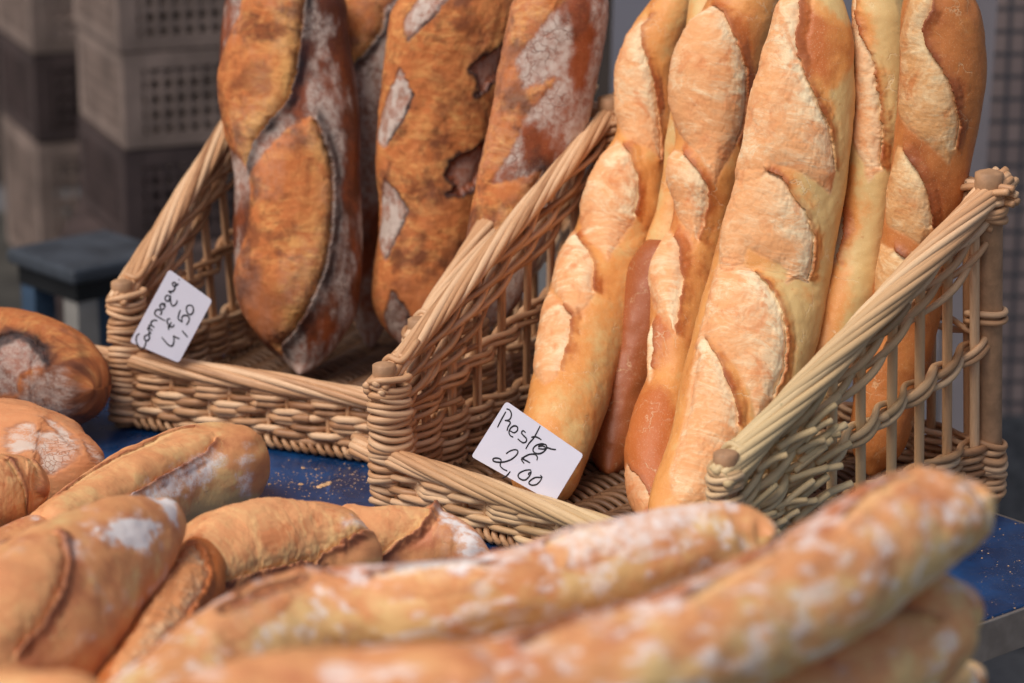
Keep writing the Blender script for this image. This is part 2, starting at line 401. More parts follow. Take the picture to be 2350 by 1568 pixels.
for i in range(3):
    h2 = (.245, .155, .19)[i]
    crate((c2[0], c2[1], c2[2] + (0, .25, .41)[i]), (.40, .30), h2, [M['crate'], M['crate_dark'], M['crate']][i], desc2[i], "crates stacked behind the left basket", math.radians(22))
st = box_obj("pallet_stand", [((-1.35, 4.28, GZ), (1.3, 0, 0), (0, 1.2, 0), (0, 0, c2[2] - GZ - .003))], simple("stand_dark", (58, 56, 52), .8, 10, .3))
tag(st, "dark low stand carrying the stacked crates", "stand")
pb = box_obj("crate_plinth", [((cc[0] - .12, 4.34, c2[2] + .001), (.55, 0, 0), (0, .42, 0), (0, 0, cc[2] - c2[2] - .004))], M['crate_dark']); tag(pb, "dark block under the right hand stack of crates", "plinth")
# black topped stool
near = P(167, 622, 3.75); sz = near[2]
an = math.radians(42)
sx = np.array([math.cos(an), math.sin(an), 0]); sy = np.array([-math.sin(an), math.cos(an), 0])
sroot = empty("stool", (near[0], near[1] + .1, GZ), "square black topped stool with grey and blue painted legs", "stool")
o = near + np.array([0, 0, -.022])
box_obj("seat", [(o, sx * .17, sy * .17, (0, 0, .022))], M['black'], sroot, .006)
box_obj("seat_frame", [(o + sx * .012 + sy * .012 + np.array([0, 0, -.028]), sx * .146, sy * .146, (0, 0, .027))], M['blackdeep'], sroot)
for k, (i, j, m) in enumerate(((.014, .014, 'leggrey'), (.122, .014, 'legblue'), (.014, .122, 'legblue'), (.122, .122, 'legblue'))):
    q = o + sx * i + sy * j; q[2] = GZ
    box_obj("leg", [(q, sx * .034, sy * .034, (0, 0, o[2] - .029 - GZ))], M[m], sroot)
q = o + sx * .050 + sy * .03; q[2] = GZ
box_obj("side_panel", [(q + np.array([0, 0, .1]), sx * .070, sy * .012, (0, 0, o[2] - .03 - GZ - .1))], M['legblue'], sroot)

# ------------------------------------------------------------------ wicker basket
def lerp(a, b, t): return np.asarray(a) * (1 - t) + np.asarray(b) * t
def rod(pts, n=60): return catmull(pts, n)
def make_basket(label, FLb, FRb, BRb, BLb, FLt, FRt, BRt, BLt, seed, greenspot=None, FH=.060, drop=.010):
    """corner bottoms and tops (3D). front panel is low; sides slope up to the back"""
    random.seed(seed); rs = np.random.RandomState(seed)
    cen = (FLb + FRb + BRb + BLb) / 4
    root = empty("wicker_basket", (cen[0], cen[1], 0), label, "basket", "wicker bread baskets on the blue table")
    RW = .0036
    def green(p):
        if greenspot is None: return 0.
        return np.clip(1.25 - np.linalg.norm(p - greenspot, axis=1) / .3, 0, 1)
    def surf(b0, b1, t0, t1):
        def S(u, z):
            u = np.asarray(u, float)[:, None]; z = np.asarray(z, float)[:, None]
            b = lerp(b0, b1, u); t = lerp(t0, t1, u); k = (z - b[:, 2:3]) / (t[:, 2:3] - b[:, 2:3])
            return b * (1 - k) + t * k
        return S
    def panel(name, b0, b1, t0, t1, nst, rows, topz, stake_r=.0046, double=False, stk_top=None):
        S = surf(b0, b1, t0, t1)
        Lw = np.linalg.norm(b1 - b0)
        outw = nrm(np.cross(b1 - b0, np.array([0, 0, 1.])))
        if np.dot(outw, (b0 + b1) / 2 - cen) < 0: outw = -outw
        T = Tubes(); us = (np.arange(nst) + .5) / nst
        for (zf, kind, ph, ua, ub, rr) in rows:
            n = max(12, int((ub - ua) * nst * 10)); u = np.linspace(ua, ub, n)
            wob = rs.uniform(-.0007, .0007) + .0008 * np.sin(u * rs.uniform(5, 14) + rs.uniform(0, 6))
            z = np.array([zf(x) for x in u]) + wob
            x = u * nst + rs.uniform(-.1, .1)
            if kind == 'rand': off = np.cos(np.pi * (x - .5) + math.pi * ph); zz = 0
            elif kind == 'wale': off = np.cos(2 * np.pi / 3 * (x - .5) + 2 * np.pi * ph / 3); zz = .0022 * np.sin(2 * np.pi / 3 * (x - .5) + 2 * np.pi * ph / 3)
            elif kind == 'slew': off = np.clip(np.cos(2 * np.pi / 3 * (x - .5) + 2 * np.pi * ph / 3) * 1.15 + .30, -1, 1); zz = .0007 * np.sin(2 * np.pi / 3 * (x - .5) + 2 * np.pi * ph / 3)
            elif kind == 'twine': off = np.cos(np.pi * (x - .5) + math.pi * ph); zz = .0045 * np.sin(np.pi * (x - .5) + math.pi * ph)
            off = np.sign(off) * np.abs(off) ** .9
            amp = (stake_r + rr) * .88 * (1 + .15 * rs.uniform(-1, 1))
            bay = np.interp(u * nst, np.arange(-2, nst + 3), rs.uniform(-1, 1, nst + 5)); z = z + bay * .0011
            p = S(u, z + zz) + outw[None] * (off * amp * (1 + .2 * bay))[:, None]
            # two pieces with separate tints: weavers are joined along the way
            cut = rs.randint(n // 4, 3 * n // 4) if ub - ua > .6 and rs.rand() < .7 else None
            rad = rr * (1 + .12 * np.clip(off, -1, 1)) * (1 + .10 * np.sin(u * rs.uniform(6, 20) + rs.uniform(0, 6)))
            if cut:
                T.add(p[:cut + 4], rad[:cut + 4], rs.rand(), green=green(p[:cut + 4])); T.add(p[cut - 3:] - outw[None] * .0015, rad[cut - 3:] * .96, rs.rand(), green=green(p[cut - 3:]))
            else: T.add(p, rad, rs.rand(), green=green(p))
        pan = T.build(name, M['wicker'], root)
        for i, u in enumerate(us):
            TS = Tubes(); zt = (stk_top or topz)(u) ; z = np.linspace(.008, zt, 14)
            lean = rs.uniform(-.06, .06) / nst
            prs = (-1, 1) if double else (0,)
            for sgn in prs:
                uu = np.full(14, u) + lean * np.linspace(0, 1, 14) + sgn * .5 * stake_r * 1.1 / Lw * (1 if double else 0)
                p = S(uu, z) + outw * .0006 * rs.uniform(-1, 1)
                TS.add(p, stake_r * (.62 if double else 1), rs.rand() * .8 + .1, green=green(p), sides=10)
            TS.build("stake", M['wicker'], pan)
        return S, outw
    def border(T, S, outw, zf, ua, ub, Lw, pitch=.034, Ls=.17, R=.0115, rr=.0040, tilt=0., seedo=0, up2=None):
        """strands that climb from the inside over the top and run down the outer side"""
        n = 48; s0 = ua * Lw - Ls
        while s0 < ub * Lw:
            q = np.linspace(0, 1, n); s = s0 + q * Ls * (1 + .06 * rs.uniform(-1, 1))
            phi = np.radians(185 - 250 * q ** .95)
            k = (s >= ua * Lw - .004) & (s <= ub * Lw + .004)
            if k.sum() > 5:
                s, ph, qq = s[k], phi[k], q[k]
                zz = np.array([zf(x / Lw) for x in s]); base = S(s / Lw, zz)
                rrx = R * (1 + .12 * rs.uniform(-1, 1))
                d = nrm(np.gradient(base, axis=0)); up = nrm(np.cross(outw[None].repeat(len(d), 0), d)); up = up * np.sign(up[:, 2:3])
                tk = 1 - .55 * np.exp(-(qq / .10) ** 2) - .35 * np.exp(-((1 - qq) / .10) ** 2)
                p = base + outw[None] * (np.cos(ph) * rrx * tk)[:, None] + up * (np.sin(ph) * rrx * .95 * tk - .002)[:, None]
                rad = rr * (.72 + .38 * np.sin(np.pi * np.clip(qq, .05, .95)) ** .5) * (1 + .08 * rs.uniform(-1, 1))
                T.add(p, rad, rs.rand() * .9 + .1, green=green(p), sides=10)
            s0 += pitch * (1 + .12 * rs.uniform(-1, 1))
    C = lambda v: (lambda x: v)
    step = .0043
    def baserows(h, r=RW):
        n = int(round((h - .014) / step)); return [(C(.017 + i * step), 'rand', i % 2, 0, 1, r * rs.uniform(.93, 1.1)) for i in range(n)]
    # ---- front panel: stakes 24 mm apart
    Lf = np.linalg.norm(FRb - FLb); nst = 14 if greenspot is not None else 15
    k = FH / (FLt[2])
    fl1, fr1 = lerp(FLb, FLt, k), lerp(FRb, FRt, k)
    S, ow = panel("front_panel", FLb, FRb, fl1, fr1, nst, [(a_, 'slew', (q_ * (1 if q_ % 5 else 2)) % 3, c_, d_, e_ * 1.04) for q_, (a_, b_, x_, c_, d_, e_) in enumerate(baserows(FH - .008 - drop * .5))], C(FH - .006 - drop), .0032)
    T = Tubes(); border(T, S, ow, lambda u: FH - .001 - drop * u, -.10, 1.05, Lf, R=.0090, rr=.0040, pitch=.048, Ls=.36)
    T.build("front_rim", M['wicker'], root)
    # ---- sides
    base_h = .074
    for (nm, b0, b1, t0, t1) in (("side_panel", FLb, BLb, FLt, BLt), ("side_panel", FRb, BRb, FRt, BRt)):
        Ls_ = np.linalg.norm(b1 - b0)
        rim = lambda u, t0=t0, t1=t1: t0[2] * (1 - u) + t1[2] * u - .008
        rows = baserows(base_h)
        for kx in range(6): rows.append((lambda u, kx=kx: rim(u) - .014 - kx * .0066 - .004 * kx * (u) * .4, 'wale', kx, -.02, 1.02, RW * 1.02))
        mid = lambda u: .5 * (base_h + rim(u) - .045) + .004
        for kx in (0, 1):
            rows.append((mid, 'twine', kx, -.01, 1.02, RW * 1.05)); rows.append((lambda u: mid(u) - .0085, 'twine', kx, -.01, 1.02, RW * .95))
        for j in range(3):           # short fanning rows that fill the low front end
            e_ = .30 - .05 * j + rs.uniform(-.03, .03)
            rows.append((lambda u, j=j: base_h - .004 + (mid(u) - base_h) * (j + 1) / 4.2, 'rand', j % 2, 0, e_ * 1.1, RW * .97))
            rows.append((lambda u, j=j: mid(u) + .004 + (rim(u) - .045 - mid(u)) * (j + 1) / 4.0, 'rand', j % 2, 0, e_ * 1.2, RW * .97))
        S, ow = panel(nm, b0, b1, t0, t1, 9, rows, lambda u: rim(u) - .004, .0050, double=(b0 is FLb), stk_top=lambda u: rim(u) - .004)
        T = Tubes(); border(T, S, ow, rim, -.03, 1.06, Ls_, R=.0112, rr=.0041, pitch=.037, Ls=.34)
        # a plain strand lying along the crest
        T.build("side_rim", M['wicker'], root)
        if greenspot is not None and b0 is FRb:      # cut weaver ends poking out near the front corner
            T = Tubes()
            for q in range(26):
                u = rs.uniform(.03, .36); z = rs.uniform(.045, rim(u) - .02)
                d = nrm(np.array([*(b1 - b0)[:2], rs.uniform(-.04, .30)])); p0 = S([u], [z])[0] + ow * .008
                p = np.array([p0, p0 + d * .02 + ow * .004, p0 + d * rs.uniform(.03, .05) + ow * rs.uniform(.008, .016)])
                T.add(catmull(p, 8)[::4], .0036 * rs.uniform(.8, 1.15), rs.rand(), green=1.)
            T.build("cut_ends", M['wicker'], root)
    # ---- back
    Lb = np.linalg.norm(BRb - BLb); rimb = BLt[2] - .008
    rows = baserows(base_h)
    for kx in range(4): rows.append((C(rimb - .013 - kx * .0068), 'wale', kx, -.02, 1.02, RW))
    for kx in (0, 1): rows.append((C(.5 * (base_h + rimb - .03)), 'twine', kx, -.02, 1.02, RW))
    S, ow = panel("back_panel", BLb, BRb, BLt, BRt, 11, rows, C(rimb - .004), .0048)
    T = Tubes(); border(T, S, ow, C(rimb), -.05, 1.05, Lb, R=.0100, rr=.0038)
    T.build("back_rim", M['wicker'], root)
    # ---- corner posts
    for (b, t, front) in ((FLb, FLt, 1), (FRb, FRt, 1), (BRb, BRt, 0), (BLb, BLt, 0)):
        TP_ = Tubes(); hh = .009 if front else .012
        p = np.array([lerp(b, t, x) for x in np.linspace(.02, 1, 12)]); p[-1, 2] += .0
        r_ = .0118 if front else .0140
        pw = np.vstack([p, p[-1] + np.array([0, 0, hh]), p[-1] + np.array([0, 0, hh + .0015])])
        rd = np.full(len(pw), r_); rd[-1] = r_ * .8
        TP_.add(pw, rd, .4, sides=20)
        po = TP_.build("corner_post", M['post_wood'], root)
        T = Tubes(); axis = nrm(t - b)
        toc = nrm((cen - b) * np.array([1, 1, 0]))
        zs = list(np.arange(.013, t[2] - .001, .0066)) if front else list(np.arange(.016, base_h, .0068)) + [.5 * (base_h + rimb) - .002, .5 * (base_h + rimb) + .007] + list(np.arange(t[2] - .034, t[2] - .014, .0066))
        for zz in zs:
            if not front and T.n and zz - zprev > .02: T.build("post_wrap", M['wicker'], po); T = Tubes()
            zprev = zz
            kk = (zz - b[2]) / (t[2] - b[2]); c0 = lerp(b, t, kk); a = np.linspace(0, 2 * np.pi * 1.03, 30)
            a0 = rs.uniform(0, 6.28); R_ = (r_ + .0024) * (1 + .05 * rs.uniform(-1, 1)); tl = rs.uniform(-.0045, .0045)
            sq = 1 + (.75 if front else .3) * np.clip(np.cos(a), 0, 1) ** 2
            d1 = toc; d2 = np.cross(np.array([0, 0, 1.]), toc)
            pt = c0 + (np.cos(a) * R_ * sq)[:, None] * d1 + (np.sin(a) * R_)[:, None] * d2 + np.array([0, 0, 1.]) * (tl * np.sin(a + a0) + .0012 * np.sin(2 * a))[:, None]
            T.add(pt + rs.uniform(-1, 1, 3) * .0008, .0038 * (1 + .16 * rs.uniform(-1, 1)), rs.rand() * .8 + .2, green=green(pt) * .5)
        if front:                    # strands that loop over the post top and drop inside
            for q in range(2):
                side = nrm((BLb - FLb) * np.array([1, 1, 0])); d2 = np.cross(np.array([0, 0, 1.]), side)
                c0 = t + np.array([0, 0, .004])
                s_ = .017 + .011 * q
                pts = [c0 + side * (s_ + .03) - d2 * .008 + np.array([0, 0, .02]), c0 + side * s_ - d2 * .010 + np.array([0, 0, .007]), c0 + side * (s_ - .002) + d2 * .004 + np.array([0, 0, .009]),
                       c0 + side * (s_ + .001) + d2 * .014 + np.array([0, 0, -.004]), c0 + side * (s_ + .004) + d2 * .013 + np.array([0, 0, -.026]), c0 + side * (s_ + .004) + d2 * .004 + np.array([0, 0, -.045])]
                pts = np.array(pts); T.add(catmull(pts, 8)[::4], .0034, rs.rand() * .6 + .4, green=green(pts).mean() if greenspot is not None else 0.)
        T.build("post_wrap", M['wicker'], po)
    # ---- floor and foot border
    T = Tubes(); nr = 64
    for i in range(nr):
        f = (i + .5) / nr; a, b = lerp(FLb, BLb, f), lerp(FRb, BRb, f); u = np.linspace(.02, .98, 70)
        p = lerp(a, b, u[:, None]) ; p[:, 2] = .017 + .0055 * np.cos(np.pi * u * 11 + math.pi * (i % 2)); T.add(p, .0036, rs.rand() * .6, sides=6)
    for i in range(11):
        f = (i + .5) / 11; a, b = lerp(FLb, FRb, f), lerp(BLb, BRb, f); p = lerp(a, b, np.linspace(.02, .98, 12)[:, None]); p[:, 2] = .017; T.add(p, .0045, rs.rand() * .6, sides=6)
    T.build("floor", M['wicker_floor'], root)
    T = Tubes()
    for (b0, b1) in ((FLb, FRb), (FRb, BRb), (BLb, BRb), (FLb, BLb)):
        L_ = np.linalg.norm(b1 - b0); d = nrm(b1 - b0); o_ = nrm(np.cross(d, np.array([0, 0, 1.])))
        if np.dot(o_, (b0 + b1) / 2 - cen) < 0: o_ = -o_
        nn = int(L_ / .0105)
        for i in range(nn):
            s = i * .0105 + .004; q = np.linspace(0, 1, 12); ph = np.radians(200 - 260 * q)
            p = b0 + d * (s + q * .018)[:, None] + o_ * (np.cos(ph) * .0075 - .001)[:, None] + np.array([0, 0, 1.]) * (.0095 + np.sin(ph) * .006)[:, None]
            T.add(p, .0036, rs.rand() * .7, sides=6)
    T.build("foot_border", M['wicker'], root)
    return root

def at(b, z): return np.array([b[0], b[1], z])
HF, HB = .152, .347
a1 = math.radians(-24.3)
f1 = G(288, 980); d1_ = np.array([math.cos(a1), math.sin(a1), 0]); s1_ = np.array([-math.sin(a1), math.cos(a1), 0])
B1 = [f1, f1 + d1_ * .365, f1 + d1_ * .365 + s1_ * .414, f1 + s1_ * .414]
t1 = [at(B1[0] + np.array([0.002, 0, 0]), .158), at(B1[1], .158), at(B1[2], HB), at(B1[3] + np.array([-.03, 0, 0]), HB)]
make_basket("wicker basket holding dark country loaves, with the card reading Campagne", B1[0], B1[1], B1[2], B1[3], t1[0], t1[1], t1[2], t1[3], 5, FH=.080, drop=.006)
FLb, FRb, BRb, BLb = np.array([-.128, 2.735, 0]), np.array([.193, 2.455, 0]), G(2266, 1158), np.array([.1065, 3.089, 0])
make_basket("wicker basket holding pale baguettes, with the card reading Presto", FLb, FRb, BRb, BLb,
            at(G(881, 858, HF), HF), at(G(1665, 1062, HF), HF), at(G(2268, 425, HB), HB), at(G(1400, 250, HB), HB), 11, greenspot=np.array([.20, 2.47, .10]), FH=.064, drop=.014)

# ------------------------------------------------------------------ price cards
def card(label, corners, b0, b1, z0, lean, strokes, words, r=.010, inset=.004):
    """card stands in the plane through the front rim line b0-b1, leaning back"""
    d = nrm((b1 - b0) * np.array([1, 1, 0])); up = nrm(np.array([-d[1] * lean, d[0] * lean, 1.]))
    n = nrm(np.cross(d, up)); 
    if n[1] > 0: n = -n
    p0 = b0 + np.array([0, 0, z0]) - n * (-inset)
    def hit(px, py, off=0.):
        R = ray(px, py); o = np.array([0, 0, CAMH]); pp = p0 + n * off
        return o + R * (np.dot(pp - o, n) / np.dot(R, n))
    C4 = [hit(*c) for c in corners]
    root = empty("price_card", sum(C4) / 4, label, "price card", "handwritten price cards")
    out = []
    for i in range(4):      # rounded corners
        a, b, c = C4[i - 1], C4[i], C4[(i + 1) % 4]
        rr = .004
        pa, pc = b + nrm(a - b) * rr, b + nrm(c - b) * rr
        for t in np.linspace(0, 1, 6): out.append((1 - t) ** 2 * pa + 2 * t * (1 - t) * b + t * t * pc)
    out = np.array(out); N = len(out); th = .0008
    V = np.concatenate([out, out - n * th]); F = [tuple(range(N)), tuple(range(2 * N - 1, N - 1, -1))] + [(i, i + N, (i + 1) % N + N, (i + 1) % N) for i in range(N)]
    np_mesh("card", V, F, M['card'], root, False)
    T = Tubes()
    for (s, rad) in strokes:
        pts = catmull(np.array([hit(x, y, .0003) for x, y in s]), 8)[::4]
        m = len(pts); w = rad * (.8 + .25 * np.sin(np.linspace(0, 3.1, m)))
        T.add(pts, w, .5, sides=8, flat=.35, up=n)
    T.build("lettering", M['ink'], root)
    return root
def zz(pts, ox, oy, s): return [(ox + x * s, oy + y * s) for x, y in pts]
W1 = .00085
S1 = [[(200,1055),(160,1085),(147,1150),(165,1215),(200,1272),(238,1292),(268,1270),(290,1220),(298,1170)],
 [(352,1085),(305,1080),(276,1102),(276,1140),(300,1165),(338,1150),(352,1110),(335,1055),(352,1050),(375,1062)],
 [(375,1062),(350,1020),(326,985),(335,965),(365,985),(400,1012)],[(365,985),(345,940),(352,925),(385,935),(432,966)],[(385,935),(372,890),(390,868),(425,850),(478,860)],
 [(590,858),(530,828),(470,792),(435,768),(432,740),(445,705),(480,688),(515,700),(538,722),(530,750),(508,772)],
 [(585,655),(550,690),(520,665),(512,625),(540,598),(575,600),(590,640),(560,615),(600,598)],
 [(655,478),(615,472),(590,505),(597,548),(630,562),(655,535),(668,480),(672,560),(690,620),(718,632),(750,610),(770,575),(772,540)],
 [(685,448),(668,430),(645,415),(668,410),(700,412),(730,385),(742,350),(715,320)],
 [(742,350),(708,322),(702,290),(726,274),(752,290),(748,320),(730,335),(775,312),(792,285)],[(800,240),(806,228)],
 [(668,830),(635,832),(620,868),(640,920),(680,952),(715,945),(728,912)],[(640,998),(655,940),(690,872)],[(625,950),(660,962)],
 [(540,1110),(590,1175),(640,1228),(682,1246),(712,1222),(725,1160),(715,1085)],[(715,1085),(755,1112),(815,1135)],
 [(850,1010),(895,1065),(940,1115)],
 [(822,695),(800,760),(783,822)],[(783,822),(815,855),(850,880)],[(850,880),(845,810),(880,778),(930,782),(958,820),(945,880),(908,928)],
 [(962,620),(925,638),(914,690),(938,750),(978,766),(1014,732),(1022,675),(998,630),(958,620)]]
S2 = [[(542,230),(480,340),(420,460)],[(552,192),(592,206),(617,255),(608,315),(575,345),(528,350)],[(528,350),(588,362),(602,390),(572,440),(555,500)],
 [(600,492),(655,518),(700,485),(698,438),(655,424),(605,458),(585,512),(605,560),(648,580)],
 [(812,516),(778,490),(757,520),(785,558),(824,600),(818,640),(780,656),(740,632),(700,598)],
 [(1012,425),(930,580),(858,665),(808,752)],[(890,580),(940,572),(990,590),(1032,620)],
 [(1092,682),(1030,668),(955,692),(914,742),(930,790),(990,806),(1055,782),(1102,722),(1078,678),(1008,686),(985,712)],[(985,735),(1060,742),(1110,725),(1170,742),(1235,750)],[(985,712),(1040,698),(1090,720)],
 [(545,805),(600,768),(665,750),(706,768),(690,820),(620,880),(530,915),(440,922),(372,905),(374,872),(430,866),(476,890),(470,930),(466,972),(505,1014),(570,1045)],
 [(602,1050),(550,1110),(490,1145)],[(882,1025),(800,1035),(730,1070),(709,1112),(740,1152),(800,1166),(850,1130),(885,1072),(882,1025)],[(885,1060),(858,1072),(850,1100)],
 [(1015,1100),(1035,1130),(950,1130),(880,1170),(858,1210),(900,1236),(962,1225),(1010,1180),(1036,1135)],
 [(966,895),(972,850),(940,815),(870,814),(800,845),(757,880),(770,910),(795,942)],[(755,872),(820,900),(880,935)],[(755,865),(790,862),(760,885)]]
card("white card tilted steeply, handwritten Campagne and 4,50 in black", [(387.7, 618.5), (487, 690), (410, 833), (297.5, 785)], B1[0], B1[1], .080, .05,
     [(zz(s, 290, 607.2, .1503), W1 * 1.08) for s in S1], None, inset=.018)
card("white card tilted right, handwritten Presto and 2,00 in black", [(1161, 921), (1338.5, 1044), (1271, 1155), (1081, 1048)], FLb, FRb, .06, .25,
     [(zz(s, 1069.4, 906.3, .16764), W1 * .95) for s in S2], None, inset=-.004)

# ------------------------------------------------------------------ loaves
def segd(X, A, B):
    d = B - A; L = max(float(d @ d), 1e-12); t = np.clip(((X - A) @ d) / L, 0, 1)
    return np.linalg.norm(X - A - t[:, None] * d, axis=1)
def polyd(X, poly, closed=True):
    n = len(poly); r = np.full(len(X), 9.)
    for i in range(n if closed else n - 1): r = np.minimum(r, segd(X, poly[i], poly[(i + 1) % n]))
    return r
def inside(X, poly):
    r = np.zeros(len(X), bool); n = len(poly)
    for i in range(n):
        a, b = poly[i], poly[(i + 1) % n]
        c = (a[1] > X[:, 1]) != (b[1] > X[:, 1])
        xx = a[0] + (X[:, 1] - a[1]) * (b[0] - a[0]) / (b[1] - a[1] + 1e-15)
        r ^= c & (X[:, 0] < xx)
    return r
def loaf(name, label, cat, st, Y=None, z=None, mat='baguette', dep=.92, opens=(), caps=(1, 1), bake=.35, side_bake=(0, 0), flour=0., seed=0, res=.0010, group=None, rough=.0009, allcrumb=0., caplen=.055, lump=.004, square=1.0, flourscale=60, flourth=.1):
    st = np.array(st, float); m = len(st)
    Ys = []
    for i, (xl, yl, xr, yr) in enumerate(st[:, :4]):
        f = i / (m - 1)
        if Y is not None: Ys.append(np.interp(f, np.linspace(0, 1, len(Y)), Y))
        else: Ys.append(G((xl + xr) / 2, (yl + yr) / 2, np.interp(f, np.linspace(0, 1, len(z)), z))[1])
    Ys = np.array(Ys)
    fw = np.array([0, math.cos(PITCH), -math.sin(PITCH)]); upv = np.array([0, math.sin(PITCH), math.cos(PITCH)])
    C3 = np.array([P((s[0] + s[2]) / 2, (s[1] + s[3]) / 2, y) for s, y in zip(st, Ys)]); dd = (C3 - np.array([0, 0, CAMH])) @ fw
    B3 = (((st[:, 2] - st[:, 0]) / 2)[:, None] * np.array([1., 0, 0]) - ((st[:, 3] - st[:, 1]) / 2)[:, None] * upv) * (dd / FPX)[:, None]
    allv = np.hstack([C3, B3, st[:, :4]])
    dens = catmull(allv, 0)
    cl = np.linalg.norm(np.diff(dens[:, :3], axis=0), axis=1).sum()
    nt = max(40, int(cl / res)); rs_, a, _ = resample(dens[:, :3], dens, nt)
    Cc, Bv, px = rs_[:, :3], rs_[:, 3:6], rs_[:, 6:10]
    rad = np.linalg.norm(Bv, axis=1)
    nth = max(48, int(2 * np.pi * rad.max() / (res * 1.15)))
    cap = np.ones(nt)
    for e_ in (0, 1):
        l = min(caplen, cl * .45); x = a if e_ == 0 else cl - a
        if caps[e_]: cap *= np.sqrt(np.clip(1 - (1 - np.clip(x / l, 0, 1)) ** 2.2, 0.0004, 1))
    T_ = nrm(np.gradient(Cc, axis=0)); N_ = nrm(np.cross(T_, Bv)); tocam = nrm(np.array([0, 0, CAMH]) - Cc)
    sg = np.sign((N_ * tocam).sum(1).mean()); N_ = N_ * sg
    th = np.linspace(-np.pi, np.pi, nth, endpoint=False)
    AA, TT = np.meshgrid(a, th, indexing='ij'); RR = np.repeat(rad[:, None], nth, 1)
    cs, sn = np.cos(th), np.sin(th)
    if square != 1.0: cs, sn = np.sign(cs) * np.abs(cs) ** square, np.sign(sn) * np.abs(sn) ** square
    base = Cc[:, None, :] + cap[:, None, None] * (cs[None, :, None] * N_[:, None, :] * (rad * dep)[:, None, None] + sn[None, :, None] * Bv[:, None, :])
    # surface normals (approx) of the base form
    nd = nrm(cs[None, :, None] * N_[:, None, :] / dep + sn[None, :, None] * nrm(Bv)[:, None, :])
    dcap = np.gradient(np.log(np.maximum(cap * rad, 1e-5)), a) * rad * cap
    nd = nrm(nd - T_[:, None, :] * np.clip(dcap, -3, 3)[:, None, None])
    X = np.stack([AA, TT * RR], -1).reshape(-1, 2)
    H = np.zeros(len(X)); SH = np.zeros((len(X), 2))
    crumb = np.full(len(X), float(allcrumb)); edge = np.zeros(len(X)); flo = np.zeros(len(X)); pale = np.zeros(len(X)); near = np.zeros(len(X)); xb = np.zeros(len(X))
    P3 = np.concatenate([X, np.zeros((len(X), 1))], 1) + seed * 7.7
    jag = fbm(P3, (260, 260, 1), seed + 3, 3) * .0012 + fbm(P3, (70, 70, 1), seed + 5, 2) * .0014
    jag2 = fbm(P3, (200, 200, 1), seed + 13, 2) * .0014
    cpx = np.stack([(px[:, 0] + px[:, 2]) / 2, (px[:, 1] + px[:, 3]) / 2], 1); bpx = np.stack([(px[:, 2] - px[:, 0]) / 2, (px[:, 3] - px[:, 1]) / 2], 1)
    ii = np.arange(0, nt, 2); jj_ = np.where(np.cos(th) > -.15)[0][::2]
    sub = base[np.ix_(ii, jj_)].reshape(-1, 3) - np.array([0, 0, CAMH])
    dsub = sub @ fw; sx_ = CX + FPX * sub[:, 0] / dsub; sy_ = CY - FPX * (sub @ upv) / dsub
    sa_, st_ = AA[np.ix_(ii, jj_)].ravel(), TT[np.ix_(ii, jj_)].ravel(); sr_ = RR[np.ix_(ii, jj_)].ravel(); cosok = np.cos(st_) > .0
    def tomap(p):
        q = (sx_ - p[0]) ** 2 + (sy_ - p[1]) ** 2 + np.where(cosok, 0, 9)
        i = int(q.argmin()); over = math.sqrt(q[i]) - 5
        t = st_[i]
        if over > 0 and abs(math.sin(t)) > .6: t += math.copysign(min(over * dsub[i] / FPX / sr_[i], .9), math.sin(t))
        elif over > 0: return (sa_[i] + math.copysign(over * dsub[i] / FPX, sa_[i] - cl / 2), t * sr_[i])
        return (sa_[i], t * sr_[i])
    for op in opens:
        kind = op.get('kind', 'open'); poly = np.array([tomap(p) for p in op['poly']])
        if 1:
            # densify + round the corners a little
            q = []
            for i in range(len(poly)):
                a_, b_ = poly[i], poly[(i + 1) % len(poly)]
                for t in (.06, .5, .94): q.append(a_ * (1 - t) + b_ * t)
            poly = np.array(q)
        lo, hi = poly.min(0) - .028, poly.max(0) + .028
        sel = np.where((X[:, 0] > lo[0]) & (X[:, 0] < hi[0]) & (X[:, 1] > lo[1]) & (X[:, 1] < hi[1]))[0]
        if not len(sel): continue
        Xs = X[sel] + np.stack([jag[sel], jag2[sel]], 1) * op.get('jag', 1.3 if kind == 'open' else 2.4 if kind == 'pit' else 1.6)
        d = polyd(Xs, poly) * np.where(inside(Xs, poly), 1, -1)
        if 'ear' in op:
            ear = np.array([tomap(p) for p in op['ear']]); ear = catmull(ear, 0)[::6]
            e_ = polyd(Xs, ear, False); we = sstep(.006, .001, e_ - np.abs(d))
        else: we = np.zeros(len(sel))
        nzl = .5 + .5 * np.clip(fbm(P3[sel], (55, 55, 1), seed + 31, 2) * 2.2, -1, 1); we = we * (.55 + .45 * nzl)
        din = np.clip(d, 0, 1); dout = np.clip(-d, 0, 1); ins = sstep(-.0006, .0006, d)
        soft = sstep(-.0035, .0030, d + jag[sel] * 1.2) * (1 - we) + ins * we
        E_, G_, B_, S_ = op.get('E', .0040), op.get('G', .0052), op.get('B', .0022), op.get('S', .0036)
        if kind == 'open':
            h = (1 - ins) * E_ * we * np.exp(-(dout / .0055) ** 1.3)
            h += ins * (B_ * (1 - np.exp(-(din / .010) ** 1.4)) - we * G_ * np.exp(-din / op.get('wG', .0045)))
            h -= (1 - we) * .0003 * np.exp(-(d / .0016) ** 2)
            h -= (1 - ins) * we * E_ * .25 * nzl * np.exp(-((dout - .0095) / .003) ** 2)
            crumb[sel] = np.maximum(crumb[sel], soft * op.get('c', 1.))
            pale[sel] = np.maximum(pale[sel], ins * we * np.exp(-din / op.get('wp', .010)))
            wd = op.get('we', .0022)
            ed = we * np.exp(-((d + wd * .75) / wd) ** 2) * op.get('ed', .9); edge[sel] = np.maximum(edge[sel], ed) 
